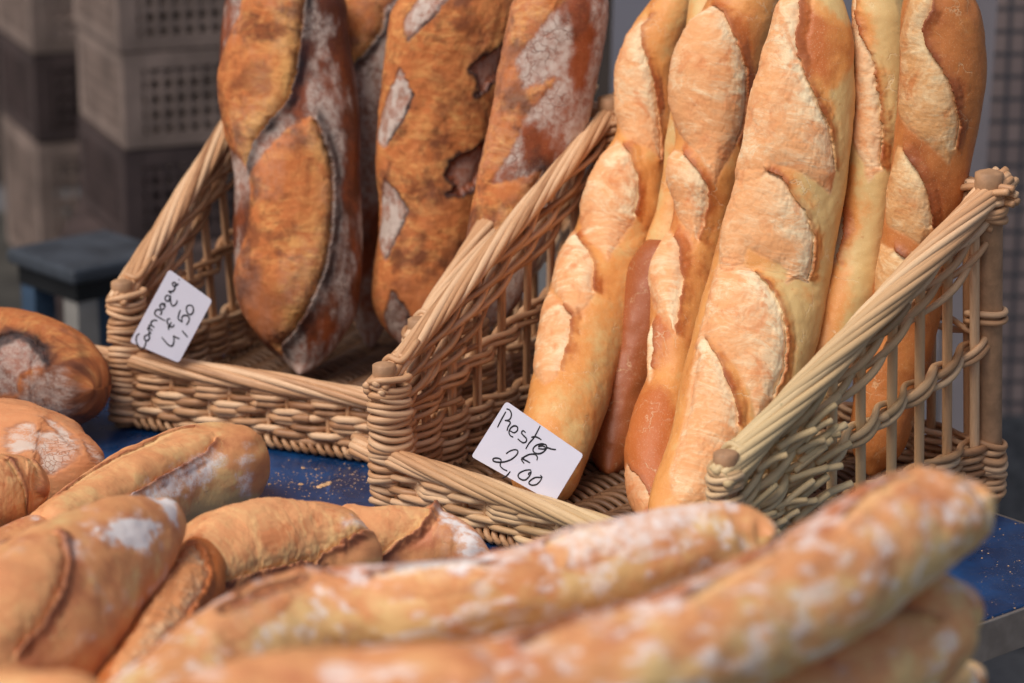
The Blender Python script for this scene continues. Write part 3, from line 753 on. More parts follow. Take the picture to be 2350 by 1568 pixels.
            edge[sel] = np.maximum(edge[sel], (1 - we) * .12 * np.exp(-(d / .0010) ** 2) * op.get('ed', .9))
            edge[sel] = np.maximum(edge[sel], (1 - ins) * we * .38 * nzl ** 2 * np.exp(-((dout - .0080) / .0018) ** 2))
            near[sel] = np.maximum(near[sel], (1 - ins) * np.exp(-dout / .011) * (.1 + .9 * we) * (.5 + .6 * nzl))
            sh = (1 - ins) * we * S_ * np.exp(-dout / .0045)
        elif kind == 'flour':       # patch of floured original skin left standing between openings
            pn = .8 + .4 * sstep(-.3, .35, fbm(P3[sel], (60, 90, 1), seed + 44, 3)); ins = ins * we + (1 - we) * sstep(-.002, .0035, d + jag[sel])
            h = -op.get('D', .0014) * ins - .0022 * np.exp(-(d / .0014) ** 2) * (.3 + .7 * we)
            flo[sel] = np.maximum(flo[sel], ins * np.minimum(pn, 1.1) * op.get('f', .95)); crumb[sel] *= (1 - ins)
            edge[sel] = np.maximum(edge[sel], we * np.exp(-((d - .0008) / op.get('we', .0022)) ** 2) * op.get('ed', .95)); edge[sel] = np.maximum(edge[sel], (1 - we) * .35 * np.exp(-(d / .001) ** 2))
            sh = np.zeros(len(sel))
        elif kind == 'dust':
            m_ = sstep(-.007, .007, d + fbm(P3[sel], (90, 150, 1), seed + 33, 3) * .014); flo[sel] = np.maximum(flo[sel], m_ * op.get('f', 1.)); h = 0; sh = np.zeros(len(sel))
        elif kind == 'scorch':
            m_ = sstep(-.004, .004, d + jag[sel] * 1.5); edge[sel] = np.maximum(edge[sel], m_ * op.get('f', .8)); h = 0; sh = np.zeros(len(sel))
        elif kind == 'bake':
            w_ = op.get('w', .012); xb[sel] += sstep(-w_, w_, d) * op.get('f', .6); h = 0; sh = np.zeros(len(sel))
        elif kind == 'pit':
            h = -op.get('D', .008) * sstep(0, .006, d); edge[sel] = np.maximum(edge[sel], np.exp(-((d) / .0032) ** 2) * .95)
            flo[sel] = np.maximum(flo[sel], sstep(.004, .010, d) * .45); crumb[sel] *= (1 - ins)
            sh = np.zeros(len(sel))
        H[sel] += h
        if sh.max() > 0:       # push the lip sideways over the opening
            g = np.zeros((len(sel), 2)); eps = .0008
            for ax in (0, 1):
                X2 = Xs.copy(); X2[:, ax] += eps; d2 = polyd(X2, poly) * np.where(inside(X2, poly), 1, -1); g[:, ax] = (d2 - d) / eps
            g = g / np.maximum(np.linalg.norm(g, axis=1, keepdims=True), .3); SH[sel] += g * sh[:, None]
    # flour dusting from noise
    if flour > 0:
        fn = fbm(P3, (flourscale * .75, flourscale * 1.2, 1), seed + 40, 5)
        flo = np.maximum(flo, sstep(flourth, flourth + .34, fn) * flour * (1 - crumb * .85))
    sidev = np.sin(TT).ravel()
    front = sstep(-.25, .3, np.cos(TT).ravel())
    # masks only on the worked face; underside is plain crust
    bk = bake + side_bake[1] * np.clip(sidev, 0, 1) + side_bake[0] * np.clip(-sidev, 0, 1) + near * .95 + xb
    big = fbm(P3, (16, 22, 1), seed + 60, 3); H += big * lump * .6
    H += fbm(P3, (120, 120, 1), seed + 70, 3) * .0005 + fbm(P3, (42, 50, 1), seed + 71, 2) * .0009
    ct = fbm(P3, (330, 150, 1), seed + 80, 3); cr2 = np.abs(fbm(P3, (90, 200, 1), seed + 81, 3))
    md = fbm(P3, (75, 110, 1), seed + 90, 3)
    H += crumb * (ct * .35 - (1 - np.clip(cr2 * 5, 0, 1)) * .45 + md * .6) * rough
    H = H * np.repeat(np.clip(cap, .05, 1)[:, None], nth, 1).ravel()
    Tt = T_[:, None, :].repeat(nth, 1).reshape(-1, 3)
    lat = nrm((cs[None, :, None] * nrm(Bv)[:, None, :] - sn[None, :, None] * N_[:, None, :])).reshape(-1, 3)
    V = base.reshape(-1, 3) + nd.reshape(-1, 3) * H[:, None] + Tt * SH[:, :1] + lat * SH[:, 1:]
    i = np.arange(nt - 1)[:, None] * nth; j = np.arange(nth)[None, :]; j2 = (j + 1) % nth
    F = np.stack([i + j, i + nth + j, i + nth + j2, i + j2], -1).reshape(-1, 4)
    if sg < 0: F = F[:, ::-1]
    n0 = len(V); V = np.vstack([V, Cc[:1], Cc[-1:]])
    jj = np.arange(nth); j3 = (jj + 1) % nth
    ex = lambda arr, k=1: np.concatenate([arr, arr[:1], arr[-1:]])
    mask = np.stack([crumb, edge, flo, np.ones_like(flo)], 1)
    Fl = F.tolist() if False else F
    # caps as quads with a doubled centre are avoided: use thin fans
    me_F = F
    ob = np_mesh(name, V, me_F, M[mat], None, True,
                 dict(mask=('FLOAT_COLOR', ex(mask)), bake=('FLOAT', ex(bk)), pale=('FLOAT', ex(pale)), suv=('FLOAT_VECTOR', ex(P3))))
    # close the ends if they are open tubes
    return tag(ob, label, cat, group)
def A(poly, ear=None, **k):
    d = dict(poly=poly, **k)
    if ear is not None: d['ear'] = ear
    return d

# ------------------------------------------------------------------ country loaves (left basket)
g1 = "dark country loaves standing in the left basket"
loaf("country_loaf", "big dark country loaf with two long open slashes, nearest the Campagne card", "loaf",
     [(515,-70,795,-70),(512,0,796,0),(504,100,802,100),(502,180,815,180),(511,250,824,262),(526,330,827,340),(538,400,827,410),(538,480,828,490),(537,560,830,570),(541,640,829,650),(560,715,815,725),(597,785,780,790),(642,832,745,838),(668,858,705,862)],
     Y=(3.26, 3.16, 3.08), mat='country', dep=.62, bake=.75, side_bake=(.1,.3), flour=.9, flourscale=24, flourth=-.12, seed=1, res=.0011, caplen=.05, group=g1,
     opens=[A([(562,-30),(700,-60),(701,0),(690,101),(684,162),(663,226),(607,291),(578,332),(563,385),(545,360),(520,330),(498,240),(496,170),(508,133),(526,81),(548,30)], [(701,-60),(700,0),(690,101),(684,162),(663,226),(607,291),(578,332),(563,385)], we=.0070, E=.004, G=.009, S=.0005, B=.006, ed=1., wG=.004, wp=.022),  # wide dark lip band also paints the shade in the split
            A([(560,150),(610,140),(632,175),(622,215),(580,225),(555,195)], kind='scorch', f=.32), A([(560,20),(600,30),(590,110),(560,120)], kind='scorch', f=.22), A([(545,640),(640,650),(700,600),(690,700),(640,780),(570,740)], kind='bake', f=.5, w=.02),
            A([(712,267),(663,295),(607,352),(570,392),(572,445),(566,526),(550,578),(536,634),(545,690),(560,735),(594,775),(651,818),(647,792),(670,769),(707,705),(745,619),(760,544),(767,485),(767,384),(752,332),(728,283)], [(728,283),(752,332),(767,384),(768,485),(760,544),(745,619),(707,705),(670,769),(650,805)], we=.0085, E=.005, G=.011, S=.0005, B=.007, ed=1., wG=.004, wp=.022)])  # this split's dark lip colour includes painted crevice shade too
loaf("country_loaf", "half hidden country loaf in the gap behind the two front country loaves", "loaf",
     [(745,-60,935,-60),(750,60,930,60),(765,180,925,180),(780,300,915,300),(790,450,910,450),(800,600,900,600),(810,740,890,740),(825,800,870,800)],
     Y=(3.30, 3.24), mat='country', dep=.6, bake=.7, flour=.9, flourscale=22, flourth=-.3, seed=2, res=.0016, group=g1,
     opens=[A([(760,-60),(900,-60),(885,20),(875,70),(840,120),(812,152),(780,160),(765,60)], [(880,30),(870,75),(840,120),(812,152)], we=.005, E=.004, G=.007, S=.0, B=.004, ed=1.),
            A([(815,150),(840,125),(880,75),(905,90),(900,190),(880,220),(850,240),(825,215)], kind='flour', f=.9, ed=.6)])
loaf("country_loaf", "golden brown country loaf with floury diamond patches, in the middle of the left basket", "loaf",
     [(925,-70,1190,-70),(905,0,1183,0),(890,60,1176,70),(880,150,1150,150),(868,250,1138,258),(861,330,1125,345),(860,400,1112,415),(868,470,1105,485),(865,550,1095,560),(857,620,1080,630),(855,680,1065,690),(872,740,1030,745),(900,790,980,792),(925,812,950,812)],
     Y=(3.22, 3.12), mat='country', dep=.55, bake=.5, flour=.25, flourscale=26, seed=3, res=.0011, group=g1, lump=.006, allcrumb=1.,
     opens=[A([(923,49),(956,-5),(1000,-40),(1045,-20),(993,37),(935,100)], [(935,100),(993,37),(1040,-15)], kind='flour', we=.0030),
            A([(1030,540),(1080,560),(1070,620),(1020,610)], kind='scorch', f=.3), A([(990,160),(1030,175),(1020,200),(985,190)], kind='scorch', f=.3), A([(870,620),(1050,640),(1020,760),(890,760)], kind='bake', f=.6, w=.02),
            A([(917,155),(948,217),(925,275),(886,340),(862,310),(868,280),(886,229)], [(948,217),(925,275),(886,340)], kind='flour', we=.0026),
            A([(882,409),(912,440),(938,482),(910,545),(886,600),(866,552),(874,480)], [(912,440),(938,482),(910,545),(886,600)], kind='flour', we=.0026),
            A([(1072,158),(1085,150),(1110,128),(1150,100),(1170,95),(1172,140),(1160,175),(1130,192),(1115,215),(1088,226),(1100,205),(1090,180)], kind='pit', D=.006),
            A([(1030,372),(1048,358),(1085,345),(1108,322),(1122,335),(1110,400),(1098,428),(1060,450),(1024,446),(1045,428),(1020,405)], kind='pit', D=.008),
            A([(899,668),(933,713),(945,770),(925,812),(888,800),(884,713)], [(899,668),(933,713),(940,790)], kind='flour', we=.003, f=.55)])
loaf("country_loaf", "floury reddish country loaf leaning against the right rim of the left basket", "loaf",
     [(1205,-70,1425,-60),(1178,0,1402,12),(1160,80,1388,98),(1142,160,1370,190),(1128,250,1350,285),(1108,350,1318,390),(1092,440,1275,485),(1078,520,1245,570),(1062,600,1210,650),(1050,680,1170,730),(1045,740,1130,775)],
     Y=(3.10, 3.00), mat='country', dep=.62, bake=.62, flour=.95, flourscale=24, flourth=-.3, seed=4, res=.0011, group=g1,
     opens=[A([(1201,-70),(1320,-70),(1290,0),(1250,53),(1217,95),(1186,137),(1197,204),(1240,190),(1282,176),(1254,213),(1209,262),(1181,327),(1150,380),(1123,421),(1180,415),(1246,388),(1228,430),(1190,500),(1150,580),(1120,640),(1075,720),(1040,700),(1050,600),(1080,450),(1125,260),(1150,60)],
              [(1246,388),(1228,430),(1190,500),(1150,580),(1120,640)], we=.0030, E=.002, G=.003, S=0, B=.003, jag=1.6)])

# ------------------------------------------------------------------ baguettes (right basket)
g2 = "pale baguettes standing in the right basket"
loaf("baguette", "slim pale baguette rising behind the Presto card", "baguette",
     [(1520,-90,1632,-60),(1497,-10,1601,15),(1450,60,1573,80),(1417,149,1550,175),(1411,239,1553,270),(1412,305,1546,340),(1378,364,1537,405),(1345,440,1533,500),(1322,518,1510,570),(1284,588,1488,645),(1262,655,1468,710),(1243,730,1443,790),(1232,810,1415,870),(1218,877,1390,945),(1203,938,1366,1010),(1185,1010,1340,1080),(1172,1075,1318,1135),(1172,1130,1285,1175)],
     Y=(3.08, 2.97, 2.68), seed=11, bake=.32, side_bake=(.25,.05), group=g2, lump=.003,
     opens=[A([(1500,30),(1476,60),(1474,90),(1487,135),(1502,189),(1511,259),(1517,319),(1519,374),(1500,350),(1480,335),(1442,322),(1425,300),(1402,270),(1400,149),(1435,65)], [(1500,30),(1476,62),(1475,90),(1487,135),(1503,189),(1512,259),(1517,319),(1519,374)], B=.004),
            A([(1412,330),(1447,346),(1466,399),(1468,448),(1458,498),(1430,540),(1392,604),(1362,560),(1334,515),(1318,470),(1345,400),(1385,345)], [(1440,335),(1458,365),(1468,399),(1470,448),(1460,498)], B=.005),
            A([(1310,520),(1330,540),(1350,575),(1365,612),(1365,673),(1345,700),(1323,725),(1290,690),(1265,655),(1262,610),(1284,560)], [(1330,540),(1352,575),(1366,612),(1366,673)], B=.004),
            A([(1262,665),(1295,700),(1313,722),(1312,755),(1305,790),(1277,861),(1249,884),(1225,850),(1222,780),(1240,700)], [(1295,700),(1314,722),(1313,755),(1306,790),(1280,855)], B=.004)])
loaf("baguette", "baguette with rounded blisters down its left side, second from the left", "baguette",
     [(1640,-80,1800,-60),(1612,15,1785,35),(1568,75,1766,100),(1540,160,1748,190),(1540,240,1728,270),(1550,320,1712,350),(1534,390,1698,430),(1545,470,1685,505),(1533,535,1670,575),(1497,610,1652,650),(1493,690,1635,725),(1490,765,1615,800),(1483,860,1600,885),(1452,940,1595,965),(1433,1020,1590,1045),(1436,1100,1580,1125),(1448,1160,1565,1180),(1470,1200,1545,1212)],
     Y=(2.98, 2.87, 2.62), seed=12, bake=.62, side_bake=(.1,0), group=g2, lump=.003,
     opens=[A([(1640,10),(1662,30),(1680,62),(1701,110),(1714,164),(1716,219),(1707,289),(1680,350),(1640,426),(1620,380),(1590,340),(1555,300),(1528,250),(1528,190),(1545,110),(1590,40)], [(1640,10),(1662,30),(1681,62),(1702,110),(1716,164),(1717,219),(1708,289),(1690,330)], B=.006),
            A([(1545,345),(1575,355),(1596,380),(1622,415),(1626,448),(1620,508),(1602,555),(1570,520),(1548,480),(1520,430),(1525,380)], [(1575,352),(1597,378),(1624,415),(1627,448),(1621,508),(1603,553)], B=.006),
            A([(1535,525),(1556,545),(1567,575),(1568,648),(1562,700),(1548,776),(1520,730),(1498,700),(1480,650),(1485,600),(1510,550)], [(1556,542),(1568,575),(1569,648),(1563,700),(1550,770)], B=.006),
            A([(1497,730),(1506,745),(1504,800),(1497,840),(1488,880),(1474,850),(1472,780)], [(1507,745),(1505,800),(1497,845)], B=.004),
            A([(1430,900),(1540,900),(1560,1000),(1500,1200),(1430,1200)], kind='bake', f=.5, w=.02),
            A([(1440,1060),(1470,1090),(1500,1150),(1470,1210),(1425,1160),(1420,1080)], [(1445,1062),(1472,1090),(1500,1140)], E=.001, G=.002)])
loaf("baguette", "broad central baguette in the right basket with a scorched dark lip", "baguette",
     [(1815,-70,1925,-60),(1790,0,1940,5),(1768,70,1957,90),(1745,150,1962,185),(1722,230,1957,275),(1708,320,1948,365),(1682,430,1933,475),(1655,530,1914,585),(1630,620,1898,675),(1605,700,1880,770),(1582,790,1852,870),(1562,880,1820,965),(1545,970,1780,1055),(1515,1060,1735,1140),(1490,1140,1690,1220),(1490,1200,1650,1270),(1520,1250,1600,1290)],
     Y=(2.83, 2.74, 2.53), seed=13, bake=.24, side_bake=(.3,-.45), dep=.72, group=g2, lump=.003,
     opens=[A([(1830,-60),(1842,0),(1838,40),(1831,75),(1832,120),(1851,174),(1876,224),(1900,279),(1913,339),(1918,389),(1908,446),(1876,416),(1826,388),(1776,376),(1755,405),(1715,420),(1680,410),(1690,300),(1715,200),(1745,90),(1790,-40)], [(1842,-10),(1838,40),(1831,75),(1832,120),(1852,174),(1877,224),(1901,279),(1914,339),(1919,389)], B=.004, we=.0032, wp=.014),
            A([(1700,390),(1766,388),(1796,409),(1821,443),(1851,483),(1868,538),(1869,598),(1856,650),(1832,640),(1806,650),(1806,622),(1790,605),(1750,588),(1718,566),(1700,610),(1650,620),(1655,540),(1675,440)], [(1766,388),(1796,407),(1822,443),(1852,483),(1869,538),(1870,598),(1857,645)], B=.004, wp=.013),
            A([(1665,590),(1700,602),(1741,626),(1776,673),(1801,723),(1808,777),(1801,854),(1772,917),(1737,960),(1718,890),(1690,840),(1656,802),(1632,772),(1615,805),(1592,800),(1620,700),(1640,620)], [(1741,624),(1777,673),(1802,723),(1809,777),(1802,854),(1775,917)], B=.004, wp=.012),
            A([(1600,770),(1622,778),(1650,820),(1676,883),(1697,940),(1697,975),(1670,1040),(1640,1100),(1627,1150),(1560,1160),(1535,1100),(1562,990),(1590,880)], [(1622,780),(1652,820),(1678,883),(1699,940),(1698,975)], B=.004),
            A([(1828,70),(1842,62),(1858,130),(1866,195),(1850,185),(1834,130)], kind='scorch', f=.9),
            A([(1845,20),(1960,60),(1965,130),(1900,200),(1850,150),(1825,80)], kind='bake', f=.75),
            A([(1690,640),(1650,700),(1622,790),(1602,870),(1585,960),(1568,1060),(1556,1060),(1572,930),(1592,830),(1614,740),(1640,670),(1668,600)], E=0, G=0, B=-.003, ed=.5)])
loaf("baguette", "smooth pale yellow baguette with one narrow torn slash", "baguette",
     [(1940,-80,2068,-60),(1952,20,2082,30),(1957,120,2090,130),(1955,220,2086,230),(1948,320,2074,330),(1942,410,2063,420),(1928,500,2045,515),(1905,590,2025,620),(1880,670,2000,715),(1850,760,1960,820),(1810,850,1920,915),(1765,940,1875,1005),(1720,1020,1820,1090),(1690,1080,1770,1150)],
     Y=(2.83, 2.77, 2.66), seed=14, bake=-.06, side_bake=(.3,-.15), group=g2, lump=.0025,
     opens=[A([(1972,-40),(1968,30),(1977,75),(2002,125),(2016,199),(2024,274),(2029,349),(2024,392),(2005,400),(1990,418),(1984,375),(1965,345),(1955,300),(1940,200),(1940,60)], [(1972,-40),(1968,30),(1978,75),(2003,125),(2017,199),(2025,274),(2030,349),(2025,385)], G=.010, wG=.006, B=.001, E=.004, S=.004, jag=1.7),
            A([(1900,590),(1960,640),(1950,800),(1870,900),(1830,850)], kind='bake', f=.5, w=.02), A([(1930,400),(1955,380),(1960,480),(1945,540)], kind='bake', f=.5, w=.008),
            A([(1930,425),(1941,470),(1942,540),(1920,600),(1895,640),(1885,560),(1910,450)], [(1930,425),(1942,470),(1943,540),(1922,600)], G=.006)])
loaf("baguette", "darker orange brown baguette beside the corner post of the right basket", "baguette",
     [(2068,-80,2238,-70),(2066,0,2246,0),(2066,80,2258,80),(2066,160,2263,170),(2058,250,2252,265),(2050,340,2230,360),(2040,430,2210,455),(2025,530,2188,565),(2005,640,2168,680),(1992,750,2145,790),(1975,850,2120,890),(1955,950,2092,985),(1945,1030,2065,1060),(1960,1085,2030,1100)],
     Y=(2.76, 2.74, 2.70), seed=15, mat='baguette_brown', bake=.55, side_bake=(0,.1), dep=.85, group=g2, lump=.004,
     opens=[A([(2100,-20),(2141,-20),(2141,25),(2121,70),(2124,90),(2138,115),(2163,160),(2184,196),(2199,246),(2203,289),(2194,341),(2178,380),(2152,352),(2118,322),(2080,290),(2060,250),(2060,100)], [(2141,-10),(2141,25),(2121,70),(2124,90),(2139,115),(2165,160),(2186,196),(2201,246),(2204,289),(2195,341)], B=.003),
            A([(2060,335),(2082,350),(2098,376),(2115,404),(2128,440),(2138,480),(2141,520),(2128,545),(2110,560),(2078,538),(2035,518),(2020,440)], [(2082,348),(2099,376),(2117,404),(2130,440),(2140,480),(2142,520)], B=.003),
            A([(2020,556),(2062,578),(2088,598),(2090,640),(2060,680),(2010,700),(1995,640)], [(2062,576),(2089,598),(2092,640)], B=.003)])
loaf("baguette", "brown baguette coloured extra dark for the shade, standing deep in the right basket behind the card", "baguette",
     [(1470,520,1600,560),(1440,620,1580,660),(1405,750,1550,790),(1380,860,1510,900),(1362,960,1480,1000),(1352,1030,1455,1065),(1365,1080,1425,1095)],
     Y=(2.93, 2.78), seed=16, mat='baguette_brown', flour=0, bake=1.7, res=.0016, group=g2)  # high bake value darkens the crust in place of basket shade
loaf("baguette", "baguette barely showing at the top between two pale baguettes", "baguette",
     [(1590,-120,1690,-110),(1585,-20,1680,-10),(1570,80,1670,90),(1545,200,1650,210),(1515,420,1615,435),(1480,560,1580,580),(1460,700,1550,720)],
     Y=(3.04, 2.90), seed=17, bake=.3, res=.0016, group=g2)

# ------------------------------------------------------------------ round loaves at the left
loaf("round_loaf", "dark round loaf with a curved floury slash, at the left edge on the table", "loaf",
     [(-215,790,-215,900),(-190,750,-190,940),(-130,718,-130,972),(-50,706,-50,988),(30,708,30,992),(90,724,90,992),(140,745,140,986),(178,780,178,972),(203,825,203,948),(215,870,215,915)],
     z=(.075, .072), mat='country', dep=.95, bake=.95, side_bake=(-.5,.5), flour=.15, seed=21, res=.0012, caps=(0,1), caplen=.02, allcrumb=.75,
     opens=[A([(-60,840),(0,772),(35,762),(75,776),(102,802),(110,828),(98,842),(60,850),(40,862),(42,905),(-60,920)], [(-10,775),(35,762),(75,776),(104,802),(111,828)], kind='flour', we=.0100, f=.7),
            A([(-30,795),(0,768),(35,753),(80,765),(114,795),(120,838),(100,848),(92,818),(68,792),(35,782),(0,798),(-20,830)], kind='scorch', f=.95),
            A([(110,850),(225,840),(225,1000),(30,1000),(60,940)], kind='bake', f=.9, w=.02),
            A([(165,760),(205,800),(222,880),(200,960),(185,900),(175,820)], kind='scorch', f=.45),
            A([(60,868),(140,850),(165,880),(172,930),(150,968),(95,965),(45,930)], kind='dust', f=.6)])
loaf("round_loaf", "floury round loaf with crackled white patches, below the dark round loaf", "loaf",
     [(-140,960,-140,1120),(-110,935,-110,1150),(-50,915,-50,1180),(20,914,20,1200),(70,928,70,1210),(125,948,125,1200),(175,980,175,1180),(212,1012,212,1150),(235,1042,235,1115),(244,1065,244,1090)],
     z=(.05, .045), mat='floured', dep=.95, bake=.7, flour=.15, seed=22, lump=.009, res=.0012, caps=(0,1), caplen=.015, allcrumb=.7,
     opens=[A([(22,985),(55,965),(80,972),(85,990),(150,993),(180,1008),(184,1030),(160,1060),(125,1092),(100,1078),(85,1040),(60,1035),(18,1045)], kind='flour', f=1.1),
            A([(90,955),(130,968),(165,993),(190,1042),(168,1022),(130,985)], kind='flour', f=1.1),
            A([(193,1008),(217,1025),(242,1064),(226,1070),(205,1040)], kind='flour', f=1.1)])
loaf("crusty_loaf", "small golden loaf with two dark ridges at the left edge, beside the floury round loaf", "loaf",
     [(-150,1100,-140,1240),(-110,1060,-100,1250),(-50,1045,-45,1235),(0,1042,5,1216),(50,1046,50,1196),(85,1062,82,1180),(108,1095,102,1155),(115,1115,112,1140)],
     z=(.08, .075), mat='rustic', dep=.9, bake=.35, seed=23, lump=.009, res=.0014, caps=(0,1), caplen=.015,
     opens=[A([(5,1050),(25,1055),(45,1090),(58,1125),(60,1180),(30,1200),(-20,1200),(-30,1080)], [(25,1052),(46,1090),(60,1125),(62,1178)], E=.004, we=.003),
            A([(62,1048),(82,1062),(95,1100),(96,1150),(80,1180),(70,1140),(60,1090)], [(80,1060),(96,1100),(97,1150)], E=.004, we=.003)])
loaf("crusty_loaf", "mostly hidden brown loaf lying under the small golden loaf", "loaf",
     [(-150,1300,-130,1430),(-80,1235,-60,1400),(0,1210,25,1370),(60,1186,90,1340),(110,1175,140,1300),(135,1195,150,1250)],
     z=(.05, .05), mat='rustic', dep=.9, bake=.9, flour=.5, seed=24, res=.0016)
# ------------------------------------------------------------------ foreground loaves, out of focus
g3 = "floured loaves piled in the foreground"
loaf("batard_loaf", "plump golden loaf with one long straight slash, in front of the left basket", "loaf",
     [(60,1180,130,1350),(108,1146,200,1310),(165,1105,270,1275),(255,1050,350,1240),(345,1008,425,1215),(440,976,492,1200),(510,970,545,1175),(560,984,582,1130),(595,1020,602,1085)],
     z=(.05, .04), mat='rustic', dep=.9, bake=.45, side_bake=(0,-.4), flour=.0, seed=31, lump=.009, res=.0011, group=g3, caplen=.02,
     opens=[A([(90,1200),(115,1150),(200,1098),(300,1046),(400,1008),(488,988),(495,1012),(470,1042),(430,1068),(371,1097),(310,1133),(251,1172),(150,1220)], [(495,1012),(455,1052),(371,1097),(310,1133),(251,1172),(170,1215)], E=.003, G=.005, B=.003, c=.35, jag=.8),
            A([(300,1150),(380,1095),(430,1070),(490,1040),(510,1060),(490,1100),(440,1125),(380,1150),(300,1175)], kind='dust', f=.95),
            A([(560,1030),(575,1050),(570,1075),(545,1065)], kind='dust', f=.7),
            A([(130,1135),(200,1085),(300,1036),(400,995),(450,980),(440,990),(380,1012),(290,1050),(190,1105)], [(130,1135),(200,1085),(300,1036),(400,995),(450,980)], E=.002, G=.002, c=.7, ed=.4),
            A([(545,1100),(565,1080),(575,1110),(560,1150),(548,1140)], kind='dust', f=.8)])
loaf("batard_loaf", "large blurred orange loaf with a floury top filling the lower left corner", "loaf",
     [(-200,1430,-60,1700),(-110,1330,160,1640),(-10,1262,232,1550),(85,1208,295,1462),(185,1168,350,1385),(290,1146,393,1290),(370,1138,413,1220),(400,1150,418,1180)],
     z=(.125, .145), mat='rustic', dep=.9, bake=.62, flour=.5, flourscale=50, flourth=.2, seed=32, lump=.009, res=.0013, group=g3, caplen=.025,
     opens=[A([(-60,1330),(0,1270),(70,1235),(138,1225),(158,1280),(153,1335),(102,1430),(40,1490),(-20,1530),(-120,1480)], [(140,1228),(160,1280),(154,1335),(102,1430),(40,1490)], E=.006, G=.006, B=.004, we=.004, c=.45, jag=2.2),
            A([(-60,1250),(0,1230),(60,1210),(110,1195),(120,1205),(70,1225),(10,1255),(-50,1290)], [(0,1230),(60,1209),(112,1193)], E=.003, G=.004, c=.5),
            A([(215,1225),(270,1190),(330,1185),(372,1200),(375,1235),(340,1262),(300,1250),(240,1240)], kind='dust', f=1.15),
            A([(340,1140),(400,1140),(412,1170),(408,1210),(385,1190)], kind='dust', f=1.15),
            A([(150,1240),(180,1235),(190,1270),(165,1280)], kind='dust', f=.7)])
loaf("batard_loaf", "brown edged loaf with rough pale crumb wedged between the orange loaf and the central loaf", "loaf",
     [(170,1660,320,1700),(230,1560,380,1600),(290,1460,430,1520),(350,1370,480,1430),(385,1300,508,1360),(410,1255,505,1300),(425,1235,490,1262)],
     z=(.10, .088), mat='baguette', dep=.9, bake=1.1, flour=0, rough=.003, seed=33, res=.0013, group=g3, caplen=.015, lump=.006,
     opens=[A([(418,1262),(452,1246),(476,1290),(484,1330),(440,1400),(370,1480),(300,1570),(240,1640),(225,1600),(290,1480),(350,1370),(390,1300)], [(452,1246),(478,1290),(486,1330),(442,1400),(372,1480),(302,1570)], E=.006, G=.007, B=.002, we=.005, jag=2.5),
            A([(400,1320),(412,1316),(400,1370),(350,1450),(335,1450),(375,1380)], kind='scorch', f=.5), A([(432,1285),(444,1285),(446,1330),(420,1380),(410,1375),(430,1330)], kind='scorch', f=.4)])
loaf("batard_loaf", "wide tan loaf with a ragged torn crest in the middle of the foreground", "loaf",
     [(395,1280,450,1470),(425,1225,480,1470),(480,1180,540,1460),(540,1157,600,1450),(610,1144,665,1430),(690,1148,730,1410),(770,1164,800,1390),(830,1190,850,1360),(858,1230,866,1310)],
     z=(.065, .06), mat='rustic', dep=.85, bake=.5, flour=.0, seed=34, lump=.009, res=.0012, group=g3, caplen=.025,
     opens=[A([(430,1250),(470,1190),(560,1150),(650,1140),(760,1165),(840,1195),(856,1228),(800,1245),(750,1268),(720,1290),(650,1300),(560,1325),(501,1345),(450,1330)], [(856,1226),(800,1243),(755,1264),(722,1288),(650,1300),(560,1325),(501,1345)], E=.006, G=.005, B=.004, we=.0035, jag=3.2),
            A([(800,1180),(850,1205),(855,1225),(800,1205)], kind='dust', f=.7)])
loaf("batard_loaf", "brown loaf end with a sharp peaked ear and a floury right side", "loaf",
     [(740,1200,750,1330),(790,1163,790,1350),(860,1160,860,1355),(930,1163,930,1350),(1003,1166,995,1345),(1055,1186,1050,1335),(1098,1218,1092,1320),(1128,1255,1122,1295)],
     z=(.05, .045), mat='rustic', dep=.9, bake=.75, flour=.1, seed=35, lump=.009, res=.0011, group=g3, caplen=.02,
     opens=[A([(750,1180),(800,1150),(900,1150),(975,1155),(1003,1150),(985,1185),(960,1210),(905,1250),(862,1285),(830,1310),(760,1300)], [(1005,1148),(985,1185),(960,1210),(905,1250),(862,1285),(835,1308)], E=.011, G=.004, B=.002, we=.004, S=.001, jag=1.8),
            A([(1008,1165),(1035,1180),(1075,1205),(1110,1235),(1120,1270),(1085,1290),(1060,1270),(1045,1230),(1020,1200)], kind='dust', f=1.0)])
